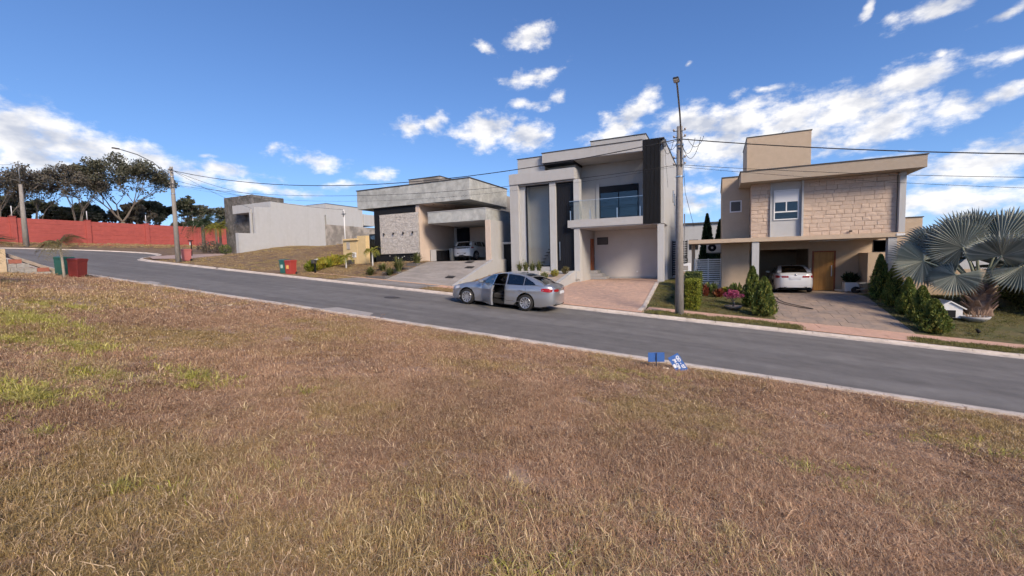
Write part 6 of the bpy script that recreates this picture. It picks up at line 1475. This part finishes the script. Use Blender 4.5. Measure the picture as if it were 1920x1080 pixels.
# lawns on the far side
def lawn(name, label, x0, x1, y0, y1, zf, dens, m, seed, hs=.7, keep=None):
    r_ = np.random.default_rng(seed); n = int((x1-x0)*(y1-y0)*dens); x = r_.uniform(x0, x1, n); y = r_.uniform(y0, y1, n)
    if keep is not None: k = keep(x, y); x, y = x[k], y[k]
    n = len(x); z = np.array([zf(a, b) for a, b in zip(x, y)]); s = hs*(.6+.8*value_noise(x, y, 1.1, seed))
    ms = LAWN.setdefault(m, [clump_mesh(300+q+len(LAWN)*10, 36, .22, .03, .075, .012, m, .6) for q in range(3)])
    return scatter(name, label, np.stack([x, y, z], 1), r_.uniform(0, 6.28, n), r_.normal(size=(n, 2))*.1, np.stack([np.ones(n), np.ones(n), s], 1), ms, m)
LAWN = {}
lawn('lawn_grass', 'green lawn left of the stone driveway', -1.48, 2.12, 19.5, 26.5, lot3, 30, 'lawn_grass', 1)
lawn('lawn_grass', 'green lawn around the fan palm', 6.4, 14, 19.5, 26.2, lot3, 30, 'lawn_grass', 2, keep=lambda x, y: ((x-10.2)**2/1.5+(y-20.8)**2/.5 > 1))
lawn('lawn_grass', 'grass strip beside the brick driveway', -2.7, -1.52, 19.5, 27, lambda x, y: lot2(x, y)-.02, 30, 'lawn_grass', 3)
lawn('verge_grass', 'green verge strip at the foot of the right lamp pole', -2.53, 2.72, 17.6, 18.26, lambda x, y: strip_z(x, y)+.01, 60, 'lawn_grass', 4, 1.1)
lawn('verge_grass', 'green verge strip at the right edge of the far kerb', 5.78, 14, 17.6, 18.26, lambda x, y: strip_z(x, y)+.01, 60, 'lawn_grass', 5, 1.0)
lawn('verge_grass', 'dry verge tufts behind the silver car', -13.5, -11.2, 17.6, 18.35, lambda x, y: strip_z(x, y)+.01, 45, 'tan_grass', 6, 1.0)
lawn('verge_grass', 'dry verge in front of the grey house lawn', -24.1, -19.7, 17.6, 19.4, lambda x, y: strip_z(x, y)+.006, 22, 'tan_grass', 7, .8)
lawn('lawn_grass', 'yellowish lawn of the grey house', -25.8, -17.75, 19.7, 24.4, lot1, 22, 'tan_grass', 8, .7, keep=lambda x, y: (x < -19.4) | (y > 23.7))
lawn('lawn_grass', 'grassy slope beside the ramp wall', -12.7, -11.25, 19.65, 24.8, lambda x, y: lerp(side_z(x), -.85, (y-19.6)/5.0), 25, 'tan_grass', 9, .9)
lawn('plot_grass', 'dry brown grass of the empty plot', -38.2, -26, 17.65, 34, vac, 9, 'tan_grass', 10, 1.1)
lawn('plot_grass', 'dry grass before the red perimeter wall', -66.4, -58.8, 2, 40, lambda x, y: zr(x)+.30 if x < -61 else zr(x)+.2, 3, 'tan_grass', 11, 2.2)
# greener weed tufts that stand out of the dry grass on the left
wl = [(-8.75, 2.95, .42, 'bright yellow-green weed tuft on the left, behind two dry stalks'), (-11.9, 3.35, .5, 'long yellow-green weed patch at the far left edge'), (-5.85, 3.05, .34, 'yellow-green weed patch left of the lot centre'), (-5.5, 2.75, .22, 'small darker green weed beside the yellow-green patch'), (-5.9, 1.62, .36, 'bright weed tuft at the lower left edge'), (-6.45, 2.45, .22, 'thin pale weed tuft between the left patches'), (-4.45, 3.5, .15, 'small upright yellow weed near the dry fallen stalk'), (-4.9, 1.42, .18, 'spiky weed tuft low on the left'), (-3.55, 1.35, .16, 'little green weed near the bottom left'), (-10.2, 2.9, .3, 'flat yellow-green weed between the two left patches')]
for k, (x, y, R_, lab) in enumerate(wl): strap_plant(lab, x, y, near_z(x, y)-.01, R_*.9, .08+.13*R_, 200+k, 'weed_grass', int(40+240*R_), .009, 'weed tufts on the vacant lot', 'weed_tuft', cat='weed')
for k, (x, y, lab) in enumerate(((.28, 3.6, 'pale dry leaf curled on the grass at the lower right'), (-1.4, 2.9, 'pale straw tuft lying on the grass at the centre'), (-4.35, 2.75, 'dry fallen stalk with pale leaves on the left'))):
    strap_plant(lab, x, y, near_z(x, y)+.03, .13, .07, 230+k, 'tall_dry_grass', 14, .012, None, 'dry_tuft', cat='dry leaf')
